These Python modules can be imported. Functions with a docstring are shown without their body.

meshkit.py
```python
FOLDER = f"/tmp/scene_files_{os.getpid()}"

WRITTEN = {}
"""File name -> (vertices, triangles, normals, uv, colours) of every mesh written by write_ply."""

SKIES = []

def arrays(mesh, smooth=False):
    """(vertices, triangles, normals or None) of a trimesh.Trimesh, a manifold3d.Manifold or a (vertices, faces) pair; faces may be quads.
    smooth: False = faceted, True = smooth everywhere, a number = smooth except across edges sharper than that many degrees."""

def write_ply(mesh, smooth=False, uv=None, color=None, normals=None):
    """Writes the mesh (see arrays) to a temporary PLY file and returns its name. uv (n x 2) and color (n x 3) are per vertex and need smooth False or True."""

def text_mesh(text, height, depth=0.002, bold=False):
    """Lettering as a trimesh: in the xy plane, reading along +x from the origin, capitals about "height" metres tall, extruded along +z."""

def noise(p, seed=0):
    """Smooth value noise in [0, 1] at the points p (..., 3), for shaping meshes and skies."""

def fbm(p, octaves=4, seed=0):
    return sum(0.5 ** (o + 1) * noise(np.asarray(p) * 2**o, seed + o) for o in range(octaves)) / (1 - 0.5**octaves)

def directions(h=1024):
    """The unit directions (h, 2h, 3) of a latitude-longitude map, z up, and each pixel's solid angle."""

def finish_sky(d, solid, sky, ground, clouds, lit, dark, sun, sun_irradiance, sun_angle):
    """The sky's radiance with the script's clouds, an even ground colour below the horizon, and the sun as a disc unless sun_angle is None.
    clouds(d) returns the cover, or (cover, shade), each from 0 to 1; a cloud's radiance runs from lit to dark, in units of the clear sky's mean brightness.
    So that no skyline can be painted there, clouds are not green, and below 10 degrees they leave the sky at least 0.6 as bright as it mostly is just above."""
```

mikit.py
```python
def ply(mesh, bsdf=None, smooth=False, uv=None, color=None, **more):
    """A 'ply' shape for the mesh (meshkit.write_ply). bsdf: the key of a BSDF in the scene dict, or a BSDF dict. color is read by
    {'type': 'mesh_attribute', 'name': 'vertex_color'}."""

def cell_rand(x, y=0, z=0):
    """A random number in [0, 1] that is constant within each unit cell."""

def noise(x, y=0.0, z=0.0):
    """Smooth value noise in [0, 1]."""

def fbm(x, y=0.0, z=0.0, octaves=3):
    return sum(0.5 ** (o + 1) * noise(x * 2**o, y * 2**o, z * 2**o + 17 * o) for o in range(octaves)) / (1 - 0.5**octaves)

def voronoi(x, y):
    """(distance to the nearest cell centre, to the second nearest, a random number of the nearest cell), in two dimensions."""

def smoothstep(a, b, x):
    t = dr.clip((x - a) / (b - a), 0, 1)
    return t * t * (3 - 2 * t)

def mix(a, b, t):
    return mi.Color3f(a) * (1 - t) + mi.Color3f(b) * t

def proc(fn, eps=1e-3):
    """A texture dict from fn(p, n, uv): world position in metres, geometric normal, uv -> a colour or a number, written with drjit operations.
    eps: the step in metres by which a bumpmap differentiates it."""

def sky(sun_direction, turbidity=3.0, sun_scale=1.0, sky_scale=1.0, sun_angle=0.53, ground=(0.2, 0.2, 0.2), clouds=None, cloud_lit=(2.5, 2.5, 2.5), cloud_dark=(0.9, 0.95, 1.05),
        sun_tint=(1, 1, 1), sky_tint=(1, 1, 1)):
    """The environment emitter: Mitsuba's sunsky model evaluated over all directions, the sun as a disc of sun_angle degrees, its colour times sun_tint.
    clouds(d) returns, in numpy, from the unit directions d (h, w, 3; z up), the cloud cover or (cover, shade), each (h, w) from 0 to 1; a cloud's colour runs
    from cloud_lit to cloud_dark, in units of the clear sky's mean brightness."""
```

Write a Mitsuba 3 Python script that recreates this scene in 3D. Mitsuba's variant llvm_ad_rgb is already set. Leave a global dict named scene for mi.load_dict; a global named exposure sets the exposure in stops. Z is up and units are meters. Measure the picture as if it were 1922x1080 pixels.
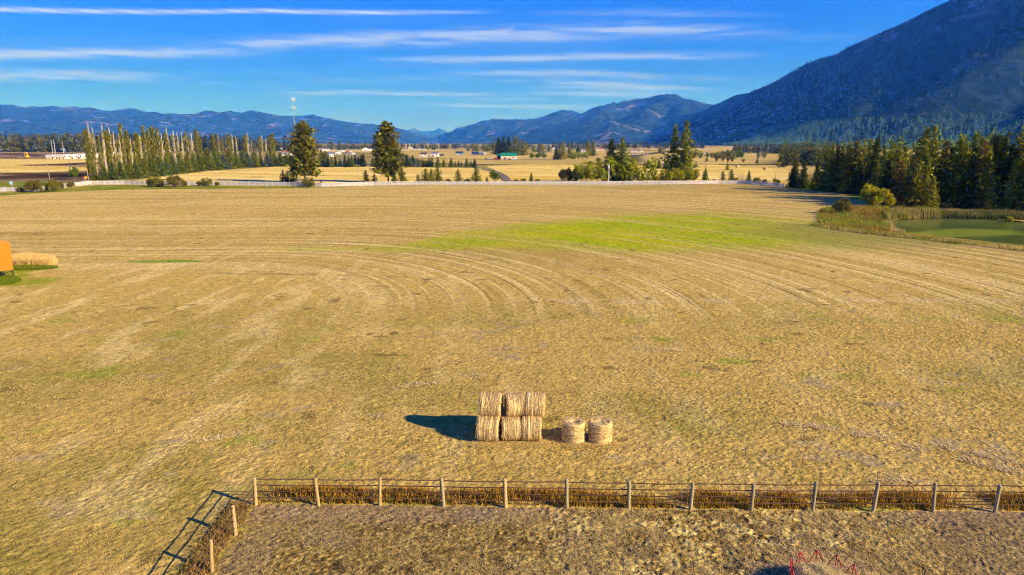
import math, random
import numpy as np, trimesh, mitsuba as mi, mikit, meshkit
import drjit as dr
from mikit import noise, fbm, smoothstep, mix, ply
from shapely.geometry import Polygon, LineString, Point
from shapely import contains_xy

T = mi.ScalarTransform4f
scene, labels = {}, {}
PI = math.pi

# ------------------------------------------------------------------ camera, light, exposure
H, F, CX, CY = 17.5, 1282.0, 961.0, 540.0            # drone height; focal length and centre of the photograph in its pixels
PITCH = math.atan(272.0 / F)
cp, sp = math.cos(PITCH), math.sin(PITCH)
SUN = (0.809, -0.411, 0.419)
exposure = 2.28
FOVX = 2 * math.degrees(math.atan(CX / F))

# air: one closed box round everything
scene['air'] = {'type': 'homogeneous', 'albedo': {'type': 'rgb', 'value': [0.95, 0.95, 0.95]},
                'sigma_t': {'type': 'rgb', 'value': [0.2e-5, 1.6e-5, 8.0e-5]}}
scene['camera'] = {'type': 'perspective', 'fov': FOVX, 'fov_axis': 'x', 'near_clip': 0.5, 'far_clip': 120000.0,
                   'to_world': T().look_at(origin=[0, 0, H], target=[0, cp * 10, H - sp * 10], up=[0, 0, 1]),
                   'medium': {'type': 'ref', 'id': 'air'}}


def ray(px, py):
    x, u = (px - CX) / F, (CY - py) / F
    return np.array([x, cp + u * sp, -sp + u * cp])


def g(px, py, z=0.0):
    """ground point (height z) that the photograph shows at a pixel"""
    d = ray(px, py)
    t = (z - H) / d[2]
    return np.array([d[0] * t, d[1] * t, z])


def at(px, py, y):
    """the point on a pixel's sight line at distance y"""
    d = ray(px, py)
    t = y / d[1]
    return np.array([d[0] * t, y, H + d[2] * t])


# cirrus and contrails, given as directions (azimuth from +y, elevation), in radians
def azel(px, py):
    d = ray(px, py)
    return math.atan2(d[0], d[1]), math.atan2(d[2], math.hypot(d[0], d[1]))


BANDS = [  # polyline, half thickness (photo pixels), strength, raggedness
    ([(-400, 14), (0, 18), (500, 21), (960, 21)], 2.0, 0.95, 0.2), ([(960, 21), (1250, 24), (1500, 32)], 4.0, 0.35, 0.8),
    ([(-500, 110), (-100, 104), (0, 102), (230, 99), (560, 95)], 6, 0.75, 0.7), ([(60, 92), (330, 88)], 9, 0.30, 0.9),
    ([(250, 92), (500, 80), (750, 70), (960, 61), (1200, 53), (1350, 60), (1520, 64)], 8, 0.62, 0.92), ([(500, 88), (760, 80), (960, 72), (1240, 66)], 6, 0.55, 0.8),
    ([(360, 117), (450, 118), (530, 117)], 4, 0.5, 0.6), ([(640, 112), (960, 110), (1150, 107), (1250, 104), (1480, 105)], 5, 0.62, 0.8),
    ([(-500, 147), (0, 141), (150, 142), (420, 142)], 8, 0.7, 0.7), ([(0, 128), (140, 128)], 6, 0.3, 0.8),
    ([(640, 147), (800, 146), (960, 147)], 4, 0.6, 0.5), ([(760, 138), (960, 135), (1200, 143), (1450, 152)], 5, 0.6, 0.7),
    ([(850, 150), (1100, 160), (1440, 168)], 9, 0.58, 0.8), ([(900, 174), (1200, 178), (1400, 176)], 5, 0.6, 0.6), ([(700, 186), (900, 188), (1250, 190)], 3, 0.4, 0.6),
    ([(380, 177), (470, 176), (700, 174), (1060, 181)], 3, 0.65, 0.5), ([(680, 194), (800, 197), (900, 199), (1040, 203), (1250, 201)], 3, 0.8, 0.4), ([(980, 86), (1080, 86)], 4, 0.4, 0.7),
    ([(1630, 17), (1720, 21)], 5, 0.35, 0.8), ([(1600, 42), (1700, 40)], 5, 0.4, 0.8), ([(1560, 65), (1610, 65)], 3, 0.4, 0.8),
    ([(80, 36), (200, 37)], 3, 0.25, 0.8), ([(380, 56), (430, 60), (500, 66)], 2, 0.3, 0.8), ([(420, 48), (520, 58)], 2, 0.25, 0.8)]


def clouds(d):
    az, el = np.arctan2(d[..., 0], d[..., 1]), np.arcsin(np.clip(d[..., 2], -1, 1))
    dz = np.maximum(d[..., 2], 0.04)
    u, v = d[..., 0] / dz, d[..., 1] / dz
    P = np.stack([u * 0.35, v * 2.2, 0 * u], -1)
    streak = meshkit.fbm(P, 4, seed=3)
    fine = meshkit.fbm(np.stack([az * 16 + el * 50, el * 400 + az * 14, 0 * az], -1), 5, seed=9)
    cover = 0.10 * np.clip((streak - 0.56) / 0.3, 0, 1) + 0.50 * np.exp(-np.maximum(el, 0) / math.radians(2.6))
    wob = (meshkit.fbm(np.stack([az * 9, el * 20, 0 * az], -1), 3, seed=5) - 0.5) * math.radians(0.5)
    for line, th, s, rag in BANDS:
        pts = np.array([azel(*q) for q in line])
        mid = np.interp(az, pts[:, 0], pts[:, 1])
        a0, a1 = pts[0, 0], pts[-1, 0]
        fade = np.clip((az - a0) / 0.16, 0, 1) * np.clip((a1 - az) / 0.16, 0, 1) * (np.abs(az) < 1.4)
        w = th / F * 1.15
        e = (el + wob * rag - mid) / w
        tex = 1 - rag + rag * np.clip((fine - 0.24) / 0.34, 0, 1)
        cover = np.maximum(cover, s * fade * np.exp(-np.abs(e) ** 1.5) * tex)
    return np.clip(cover, 0, 0.92)


scene['sky'] = mikit.sky(SUN, turbidity=2.5, clouds=clouds, cloud_lit=(2.4, 2.7, 3.2), sky_tint=(0.03, 0.56, 3.1), sun_tint=(0.94, 1.01, 1.18), sky_scale=0.56, sun_scale=1.55, ground=(0.2, 0.16, 0.08))

rng = np.random.default_rng(11)

# ------------------------------------------------------------------ helpers: things, parts, labels
ORD = 'first second third fourth fifth sixth seventh eighth ninth tenth eleventh twelfth thirteenth fourteenth fifteenth sixteenth seventeenth eighteenth nineteenth twentieth'.split()


def ordinal(n):
    if n <= 20: return ORD[n - 1]
    tens, r = divmod(n, 10)
    names = {2: 'twenty', 3: 'thirty', 4: 'forty', 5: 'fifty'}
    return names[tens] + '-' + ORD[r - 1] if r else names[tens][:-1] + 'ieth'


used = {}


def key_for(name):
    n = used.get(name, 0)
    used[name] = n + 1
    return name if n == 0 else f'{name}_{n:03d}'


def thing(name, label, category, group=None, kind=None):
    k = key_for(name)
    labels[k] = {'label': label, 'category': category}
    if group: labels[k]['group'] = group
    if kind: labels[k]['kind'] = kind
    return k


def part(parent, name, shape, **more):
    k = key_for(parent + '__' + name)
    scene[k] = shape
    if more: labels[k] = more
    return k


def structure(name, shape, label, category='ground'):
    k = key_for(name)
    scene[k] = shape
    labels[k] = {'kind': 'structure', 'label': label, 'category': category}
    return k


class MB:
    """collects coloured pieces into one mesh"""
    def __init__(self): self.v, self.f, self.c, self.n = [], [], [], 0

    def add(self, v, f, c):
        v, f = np.asarray(v, float), np.asarray(f, int)
        c = np.asarray(c, float)
        if c.ndim == 1: c = np.tile(c, (len(v), 1))
        self.v.append(v); self.f.append(f + self.n); self.c.append(c); self.n += len(v)
        return self

    def mesh(self, m, c):
        return self.add(m.vertices, m.faces, c)

    def box(self, lo, hi, c):
        lo, hi = np.minimum(lo, hi), np.maximum(lo, hi)
        m = trimesh.creation.box(bounds=[lo, hi])
        return self.mesh(m, c)

    def tube(self, pts, radii, c, sides=6, cap=True):
        p = np.asarray(pts, float)
        t = np.gradient(p, axis=0); t /= np.linalg.norm(t, axis=1, keepdims=True) + 1e-12
        a = np.cross(t, np.where(np.abs(t[:, 2:]) < 0.9, [0, 0, 1.0], [1.0, 0, 0])); a /= np.linalg.norm(a, axis=1, keepdims=True) + 1e-12
        b = np.cross(t, a)
        ang = np.arange(sides) * 2 * PI / sides
        r = np.broadcast_to(np.asarray(radii, float), (len(p),))
        v = p[:, None] + r[:, None, None] * (np.cos(ang)[None, :, None] * a[:, None] + np.sin(ang)[None, :, None] * b[:, None])
        v = v.reshape(-1, 3)
        i, j = np.meshgrid(np.arange(len(p) - 1), np.arange(sides), indexing='ij')
        A, B, C, D = i * sides + j, i * sides + (j + 1) % sides, (i + 1) * sides + (j + 1) % sides, (i + 1) * sides + j
        f = np.vstack([np.stack([A, B, C], -1).reshape(-1, 3), np.stack([A, C, D], -1).reshape(-1, 3)])
        if cap:
            n = len(v)
            v = np.vstack([v, p[:1], p[-1:]])
            k = np.arange(sides)
            f = np.vstack([f, np.stack([k * 0 + n, (k + 1) % sides, k], 1), np.stack([k * 0 + n + 1, (len(p) - 1) * sides + k, (len(p) - 1) * sides + (k + 1) % sides], 1)])
        return self.add(v, f, c)

    def arrays(self): return np.vstack(self.v), np.vstack(self.f), np.clip(np.vstack(self.c), 0, 0.95)

    def shape(self, bsdf='paint', smooth=False):
        v, f, c = self.arrays()
        return ply((v, f), bsdf, smooth=smooth, color=c)


def soup(tri, col, bsdf='leaf'):
    """triangles (n,3,3) with one colour each"""
    v = np.asarray(tri, float).reshape(-1, 3)
    return ply((v, np.arange(len(v)).reshape(-1, 3)), bsdf, color=np.clip(np.repeat(np.asarray(col, float), 3, 0), 0, 0.95))


def blades(P, height, width, lean, col, seed, var=0.25, bsdf='leaf', flat=0.0):
    """one thin triangle per grass blade standing at P"""
    r = np.random.default_rng(seed)
    n = len(P)
    a = r.uniform(0, 2 * PI, n)
    w = width * r.uniform(0.6, 1.4, n)
    h = height * r.uniform(0.55, 1.25, n) if np.ndim(height) == 0 else height * r.uniform(0.75, 1.2, n)
    s = np.stack([np.cos(a), np.sin(a), 0 * a], 1)
    b = r.uniform(0, 2 * PI, n)
    l = np.stack([np.cos(b), np.sin(b), 0 * b], 1) * (lean * h * r.uniform(0.2, 1.3, n))[:, None]
    top = P + l + np.stack([0 * h, 0 * h, h * (1 - flat)], 1)
    tri = np.stack([P - s * w[:, None], P + s * w[:, None], top], 1)
    c = np.asarray(col, float)
    c = (np.tile(c, (n, 1)) if c.ndim == 1 else c) * r.uniform(1 - var, 1 + var, (n, 1)) * r.uniform(0.92, 1.08, (n, 3))
    return tri, c


# ------------------------------------------------------------------ materials
scene['paint'] = {'type': 'twosided', 'm': {'type': 'diffuse', 'reflectance': {'type': 'mesh_attribute', 'name': 'vertex_color'}}}
scene['leaf'] = {'type': 'principledthin', 'base_color': {'type': 'mesh_attribute', 'name': 'vertex_color'}, 'roughness': 0.9, 'diff_trans': 0.7, 'eta': 1.06}
scene['enamel'] = {'type': 'twosided', 'm': {'type': 'principled', 'base_color': {'type': 'mesh_attribute', 'name': 'vertex_color'}, 'roughness': 0.35, 'specular': 0.5}}


def c3(a): return mi.Color3f(*a)


def mow(x, y):
    """distance from the spine round which the hay was mown: straight along the field's sides, arcs round its corner"""
    qx, qy = dr.maximum(x + 45, 0), dr.maximum(y - 70, 0)
    far = dr.sqrt(qx * qx + qy * qy)
    side = dr.abs(x + 45)
    return dr.select(y > 70, dr.select(x > -45, far, qy), side)


GOLD, PALE, BROWN, OLIVE, GREEN = (0.42, 0.306, 0.082), (0.62, 0.49, 0.205), (0.24, 0.17, 0.046), (0.22, 0.193, 0.040), (0.27, 0.34, 0.005)


def hay_color(p, n, uv):
    x, y = p.x, p.y
    d = mow(x, y)
    wob = fbm(x * 0.03, y * 0.03, 3.0, octaves=2) * 6
    d = d + 7 * noise(x * 0.009, y * 0.009, 77.0)
    big = fbm(x * 0.018 + 5, y * 0.024, 1.0, octaves=3)
    mid = fbm(x * 0.16, y * 0.16, 2.0, octaves=3)
    fine = fbm(x * 3.0, y * 3.0, 4.0, octaves=3)
    grain = noise(x * 10.0, y * 10.0, 9.0)
    c = mix(c3(GOLD), c3(BROWN), smoothstep(0.42, 0.72, big) * 0.35)
    near = 1 - smoothstep(55, 85, y)
    # near ground: thin olive regrowth and grain
    c = mix(c, c3(OLIVE), near * smoothstep(0.40, 0.66, fbm(x * 0.07 + 3, y * 0.10, 7.0, octaves=3)) * (0.45 + 0.3 * smoothstep(-10, 30, x)))
    c = mix(c, c3((0.22, 0.26, 0.03)), near * smoothstep(0.66, 0.82, fbm(x * 0.22, y * 0.3, 11.0, octaves=3)) * 0.7)
    # pale raked straw, streaks along the mowing
    left = 1 - smoothstep(-35, 5, x)
    st = fbm(x * 0.55 + wob * 0.3, y * 0.16, 5.0, octaves=3)
    c = mix(c, c3(PALE), smoothstep(0.50, 0.75, st) * (0.20 + 0.34 * left) * (1 - smoothstep(90, 130, y) * 0.6))
    # windrow lines
    ring = smoothstep(62, 80, y) * smoothstep(22, 36, d)
    a = noise(d * 1.25 + wob * 0.2, (x - y) * 0.014, 21.0)
    b = noise(d * 0.62 + wob * 0.2, (x - y) * 0.008, 25.0)
    b2 = noise(d * 2.1 + wob * 0.2, (x - y) * 0.02, 27.0)
    e = noise((x + y) * 0.035, (x - y) * 0.03, 31.0)
    c = mix(c, c3(PALE), ring * smoothstep(0.45, 0.85, b) * 0.42)
    c = mix(c, c3(PALE), ring * smoothstep(0.60, 0.90, b2) * 0.7)
    c = mix(c, c3(BROWN), ring * smoothstep(0.66, 0.86, a) * smoothstep(0.30, 0.65, e) * 0.5)
    rut = dr.abs((lambda q: q - dr.floor(q))(d / 4.4 + wob * 0.05) - 0.5) * 0.7
    c = mix(c, c3((0.16, 0.10, 0.035)), ring * (1 - smoothstep(0.012, 0.036, rut)) * smoothstep(0.35, 0.70, noise((x - y) * 0.022, d * 0.21, 41.0)) * smoothstep(-46, -28, x) * (1 - smoothstep(110, 150, y) * 0.75) * 0.6)
    # the dark wheel track across and the pale verge beside it
    tr = dr.abs(y - (90.5 - 0.11 * (x + 30)) + 0.5 * dr.sin(x * 0.07))
    c = mix(c, c3((0.17, 0.12, 0.05)), (1 - smoothstep(0.25, 0.9, tr)) * smoothstep(-47, -40, x) * (1 - smoothstep(-18, -2, x)) * 0.45 * smoothstep(0.25, 0.6, noise(x * 0.4, 5.0)))
    tr2 = dr.abs(y - (74.5 + 0.02 * x) - 1.2 * noise(x * 0.06, 3.0))
    c = mix(c, c3((0.50, 0.38, 0.18)), (1 - smoothstep(0.4, 1.6, tr2)) * 0.55 * smoothstep(-12, 6, x) * smoothstep(0.3, 0.6, noise(x * 0.3, y * 0.8, 8.0)))
    # green hollow
    jit = fbm(x * 0.05, y * 0.05, 13.0, octaves=3) - 0.5
    top = 117 + 56 * smoothstep(-34, 26, x) + 22 * jit
    t = (y - 112 - 9 * jit) / (top - 110)
    gp = smoothstep(-0.10, 0.16, t) * (1 - smoothstep(0.70, 1.15, t)) * smoothstep(-52, -20, x + 14 * jit) * (1 - smoothstep(48, 74, x + 22 * jit))
    gp = gp * (0.72 + 0.28 * smoothstep(-15, 15, x))
    lines = smoothstep(0.35, 0.75, noise(d * 0.7 + wob * 0.3, (x - y) * 0.02, 51.0))
    gc = mix(c3(GREEN), c3((0.38, 0.37, 0.012)), smoothstep(0.35, 0.7, mid) * 0.7)
    c = mix(c, gc, gp * (0.98 - 0.42 * lines))
    # green on the low ground beside the pond and beside the orange shelter
    q = dr.sqrt(dr.square((x - 72) / 34) + dr.square((y - 134) / 22)) + (fbm(x * 0.09, y * 0.09, 17.0, octaves=2) - 0.5) * 0.9
    c = mix(c, c3((0.19, 0.20, 0.045)), (1 - smoothstep(0.4, 1.1, q)) * 0.6)
    q = dr.sqrt(dr.square((x + 70) / 12) + dr.square((y - 88) / 12)) + (fbm(x * 0.2, y * 0.2, 19.0, octaves=2) - 0.5) * 0.8
    c = mix(c, c3((0.22, 0.25, 0.02)), (1 - smoothstep(0.5, 1.05, q)) * smoothstep(0.35, 0.6, mid))
    q = dr.sqrt(dr.square((x + 52) / 6.5) + dr.square((y - 101.5) / 1.3)) + (fbm(x * 0.5, y * 0.5, 23.0, octaves=2) - 0.5) * 0.8
    c = mix(c, c3((0.16, 0.25, 0.02)), 1 - smoothstep(0.6, 1.0, q))
    # bare grey-mauve scuffs
    c = mix(c, c3((0.36, 0.28, 0.135)), near * smoothstep(0.70, 0.82, fbm(x * 0.35 + 9, y * 0.5, 27.0, octaves=3)) * 0.8)
    c = mix(c, c3((0.13, 0.09, 0.03)), smoothstep(0.76, 0.86, fbm(x * 0.45 + 31, y * 0.6, 37.0, octaves=3)) * 0.7)
    return c * (0.42 + 0.80 * fine + 0.40 * grain)


def hay_bump(p, n, uv):
    return fbm(p.x * 5.0, p.y * 5.0, 1.0, octaves=2)


scene['hay_ground'] = {'type': 'bumpmap', 'scale': 0.075, 'tex': mikit.proc(hay_bump, eps=0.03), 'm': {'type': 'diffuse', 'reflectance': mikit.proc(hay_color)}}


def paddock_color(p, n, uv):
    x, y = p.x, p.y
    big = fbm(x * 0.22, y * 0.3, 2.0, octaves=3)
    fine = fbm(x * 8.0, y * 8.0, 4.0, octaves=2)
    clump = fbm(x * 2.3 + 3, y * 2.3, 6.0, octaves=3)
    c = mix(c3((0.190, 0.124, 0.032)), c3((0.285, 0.197, 0.050)), smoothstep(0.35, 0.65, big))
    hay = smoothstep(-1.5, 5.5, x) * (1 - smoothstep(14, 21, x))
    c = mix(c, c3((0.52, 0.42, 0.145)), smoothstep(0.42, 0.60, clump) * (0.12 + 0.80 * hay))
    c = mix(c, c3((0.56, 0.45, 0.15)), smoothstep(0.52, 0.72, fine) * 0.35)
    c = mix(c, c3((0.09, 0.055, 0.02)), smoothstep(0.62, 0.78, fbm(x * 1.6 + 17, y * 1.6, 8.0, octaves=3)) * 0.8)
    c = mix(c, c3((0.20, 0.155, 0.09)), smoothstep(17, 20, x) * 0.55)
    c = mix(c, c3((0.30, 0.215, 0.13)), (1 - smoothstep(0.3, 1.6, dr.abs(y - 30.2))) * (1 - hay) * 0.7)
    c = mix(c, c3((0.060, 0.040, 0.018)), smoothstep(0.72, 0.80, fbm(x * 0.75 + 41, y * 0.9, 12.0, octaves=3)) * 0.8)
    c = mix(c, c3((0.27, 0.205, 0.105)), smoothstep(0.60, 0.75, fbm(x * 0.35 + 7, y * 0.5, 14.0, octaves=2)) * 0.55)
    return c * (0.42 + 1.02 * fine)


scene['paddock_ground'] = {'type': 'bumpmap', 'scale': 0.10, 'tex': mikit.proc(hay_bump, eps=0.02), 'm': {'type': 'diffuse', 'reflectance': mikit.proc(paddock_color)}}


def valley_color(p, n, uv):
    x, y = p.x, p.y
    wx, wy = x + 120 * noise(x * 0.004, y * 0.002, 1.0), y + 160 * noise(x * 0.003, y * 0.003, 2.0)
    a, b, r = mikit.voronoi(wx / 420, wy / 700)
    c = mix(c3((0.48, 0.36, 0.10)), c3((0.22, 0.21, 0.05)), smoothstep(0.35, 0.55, r))
    c = mix(c, c3((0.38, 0.26, 0.10)), smoothstep(0.62, 0.72, r))
    c = mix(c, c3((0.54, 0.42, 0.13)), smoothstep(0.80, 0.86, r))
    c = mix(c, c3((0.10, 0.10, 0.035)), 1 - smoothstep(0.02, 0.06, b - a))
    return c * (0.75 + 0.5 * fbm(x * 0.02, y * 0.008, 3.0, octaves=3))


scene['valley_soil'] = {'type': 'diffuse', 'reflectance': mikit.proc(valley_color)}


def stubble_color(p, n, uv):
    x, y = p.x, p.y
    s = (x * 0.35 + y * 0.94) * 0.115
    t = noise(s, (x - y) * 0.004, 1.0)
    f = fbm(x * 0.09, y * 0.05, 2.0, octaves=3)
    c = mix(c3((0.62, 0.44, 0.085)), c3((0.76, 0.60, 0.20)), smoothstep(0.30, 0.70, t))
    c = mix(c, c3((0.50, 0.34, 0.10)), smoothstep(0.58, 0.80, f) * 0.6)
    return c * (0.85 + 0.25 * noise(x * 1.2, y * 0.7, 3.0))


scene['stubble'] = {'type': 'diffuse', 'reflectance': mikit.proc(stubble_color)}


def soil_color(p, n, uv):
    x, y = p.x, p.y
    f = fbm(x * 0.05, y * 0.03, 2.0, octaves=4)
    return mix(c3((0.075, 0.045, 0.025)), c3((0.30, 0.20, 0.095)), smoothstep(0.35, 0.72, f))


scene['ploughed_soil'] = {'type': 'diffuse', 'reflectance': mikit.proc(soil_color)}


def turf_color(p, n, uv):
    x, y = p.x, p.y
    f = fbm(x * 0.2, y * 0.35, 2.0, octaves=3)
    e = fbm(x * 0.06 + 4, y * 0.11, 5.0, octaves=3)
    c = mix(c3((0.14, 0.20, 0.015)), c3((0.30, 0.26, 0.04)), smoothstep(0.35, 0.65, f))
    c = mix(c, c3((0.34, 0.19, 0.05)), smoothstep(0.52, 0.64, e) * smoothstep(60, 75, x))
    return c * (0.7 + 0.5 * fbm(x * 1.3, y * 1.3, 7.0, octaves=2))


scene['turf'] = {'type': 'diffuse', 'reflectance': mikit.proc(turf_color)}


def bank_color(p, n, uv):
    x, y = p.x, p.y
    f = fbm(x * 0.13, y * 0.13, 2.0, octaves=3)
    e = fbm(x * 0.10 + 4, y * 0.10, 5.0, octaves=3)
    c = mix(c3((0.46, 0.33, 0.13)), c3((0.20, 0.21, 0.03)), smoothstep(0.42, 0.56, f))
    c = mix(c, c3((0.32, 0.19, 0.04)), smoothstep(0.50, 0.60, e))
    return c * (0.6 + 0.7 * fbm(x * 1.1, y * 1.1, 7.0, octaves=2))


scene['bank_soil'] = {'type': 'diffuse', 'reflectance': mikit.proc(bank_color)}


def pond_color(p, n, uv):
    x, y = p.x, p.y
    w = fbm(x * 0.05, y * 0.05, 1.0, octaves=2) * 20
    f = fbm((x + w) * 0.030, (y + w * 0.6) * 0.10, 2.0, octaves=4)
    return mix(c3((0.19, 0.24, 0.030)), c3((0.065, 0.095, 0.018)), smoothstep(0.42, 0.62, f))


scene['pond_water'] = {'type': 'principled', 'base_color': mikit.proc(pond_color), 'roughness': 0.09, 'specular': 0.5}


def asphalt_color(p, n, uv):
    return c3((0.17, 0.145, 0.13)) * (0.8 + 0.4 * fbm(p.x * 0.2, p.y * 0.2, 1.0, octaves=3))


scene['asphalt'] = {'type': 'diffuse', 'reflectance': mikit.proc(asphalt_color)}


def mountain_color(p, n, uv):
    x, y, z = p.x, p.y, p.z
    k = 1.0
    f = fbm(x * 0.0032, y * 0.0032, z * 0.006, octaves=4)
    f2 = fbm(x * 0.02, y * 0.02, z * 0.02, octaves=3)
    t = noise(x * 0.11, y * 0.11, z * 0.11)
    c = mix(c3((0.008, 0.022, 0.012)), c3((0.024, 0.044, 0.020)), smoothstep(0.3, 0.7, f2))
    rock = smoothstep(0.585, 0.67, f * 0.75 + f2 * 0.25 + 0.085 * smoothstep(420, 900, z) * (1 - smoothstep(6000, 7000, y)))
    c = mix(c, mix(c3((0.09, 0.062, 0.06)), c3((0.20, 0.15, 0.135)), f2), rock * smoothstep(0.3, 0.6, t * 0.4 + f2 * 0.6))
    return c * (0.55 + 0.9 * t)


def mountain_bump(p, n, uv):
    return fbm(p.x * 0.06, p.y * 0.06, p.z * 0.06, octaves=3)


scene['mountain_cover'] = {'type': 'bumpmap', 'scale': 14.0, 'tex': mikit.proc(mountain_bump, eps=3.0), 'm': {'type': 'diffuse', 'reflectance': mikit.proc(mountain_color)}}


# ------------------------------------------------------------------ ground sheets
def sheet(poly, z, bsdf):
    m = trimesh.creation.triangulate_polygon(poly, engine='earcut')
    v = np.column_stack([m[0], np.full(len(m[0]), z)])
    f = np.asarray(m[1])
    a = v[f]
    flip = np.cross(a[:, 1] - a[:, 0], a[:, 2] - a[:, 0])[:, 2] < 0
    f[flip] = f[flip][:, ::-1]
    return ply((v, f), bsdf)


def smooth_line(pts, n=6, closed=False):
    """Catmull-Rom through the points"""
    p = np.asarray(pts, float)
    if closed: p = np.vstack([p[-1:], p, p[:2]])
    else: p = np.vstack([2 * p[0] - p[1], p, 2 * p[-1] - p[-2]])
    out = []
    for i in range(1, len(p) - 2):
        for t in np.arange(n) / n:
            a, b, c, d = p[i - 1], p[i], p[i + 1], p[i + 2]
            out.append(0.5 * (2 * b + (c - a) * t + (2 * a - 5 * b + 4 * c - d) * t * t + (3 * b - a - 3 * c + d) * t ** 3))
    if not closed: out.append(p[-2])
    return np.array(out)


def gp(*pix): return np.array([g(*q)[:2] for q in pix])


pond_px = [(1672, 417), (1690, 411), (1740, 409), (1800, 409), (1860, 411), (1922, 416), (2020, 420), (2140, 428), (2200, 445), (2150, 470), (2040, 470), (1922, 461), (1850, 453), (1790, 447), (1740, 442), (1700, 437), (1680, 431), (1668, 424)]
pond_line = smooth_line(gp(*pond_px), 5, True)
pond_poly = Polygon(pond_line).buffer(0)

fence_back = [(480.6, 948.4), (598, 949.7), (713, 949.5), (833, 951.5), (949, 953.5), (1064, 955), (1180, 957), (1296, 958), (1410, 959), (1525, 960), (1639, 960.5), (1751, 961), (1867, 962), (1985, 963), (2105, 964)]
fence_side = [(442.5, 1005), (398, 1074), (346, 1158)]
back_pts, side_pts = [g(*q) for q in fence_back], [g(*q) for q in fence_side]
side_dir = side_pts[1] - side_pts[0]
side_pts.append(side_pts[-1] + side_dir)
paddock_poly = Polygon([tuple(back_pts[0][:2])] + [tuple(b[:2]) for b in back_pts[1:]] + [(back_pts[-1][0] + 6, back_pts[-1][1]), (back_pts[-1][0] + 6, 12), (side_pts[-1][0] - 3.5, 12), tuple(side_pts[-1][:2])]).buffer(0)

far_fence_px = [(-160, 374), (-60, 364), (0, 360), (62, 360), (90, 357), (120, 353), (140, 350), (172, 347), (235, 346.5), (330, 348), (420, 348.3), (540, 349.3), (600, 351), (640, 350.3), (700, 348.6), (800, 347.8), (960, 347.5), (1140, 347.3), (1250, 346.8), (1300, 346.3), (1350, 345.4), (1390, 345.6), (1420, 347.5), (1445, 350), (1475, 353)]
far_line = gp(*far_fence_px)
field_poly = Polygon(np.vstack([[(-330, 8), (330, 8), (330, 160)], gp((1922, 400), (1700, 375), (1560, 362), (1475, 352))[0:], far_line[::-1]])).buffer(0)
wood_poly = None


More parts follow.
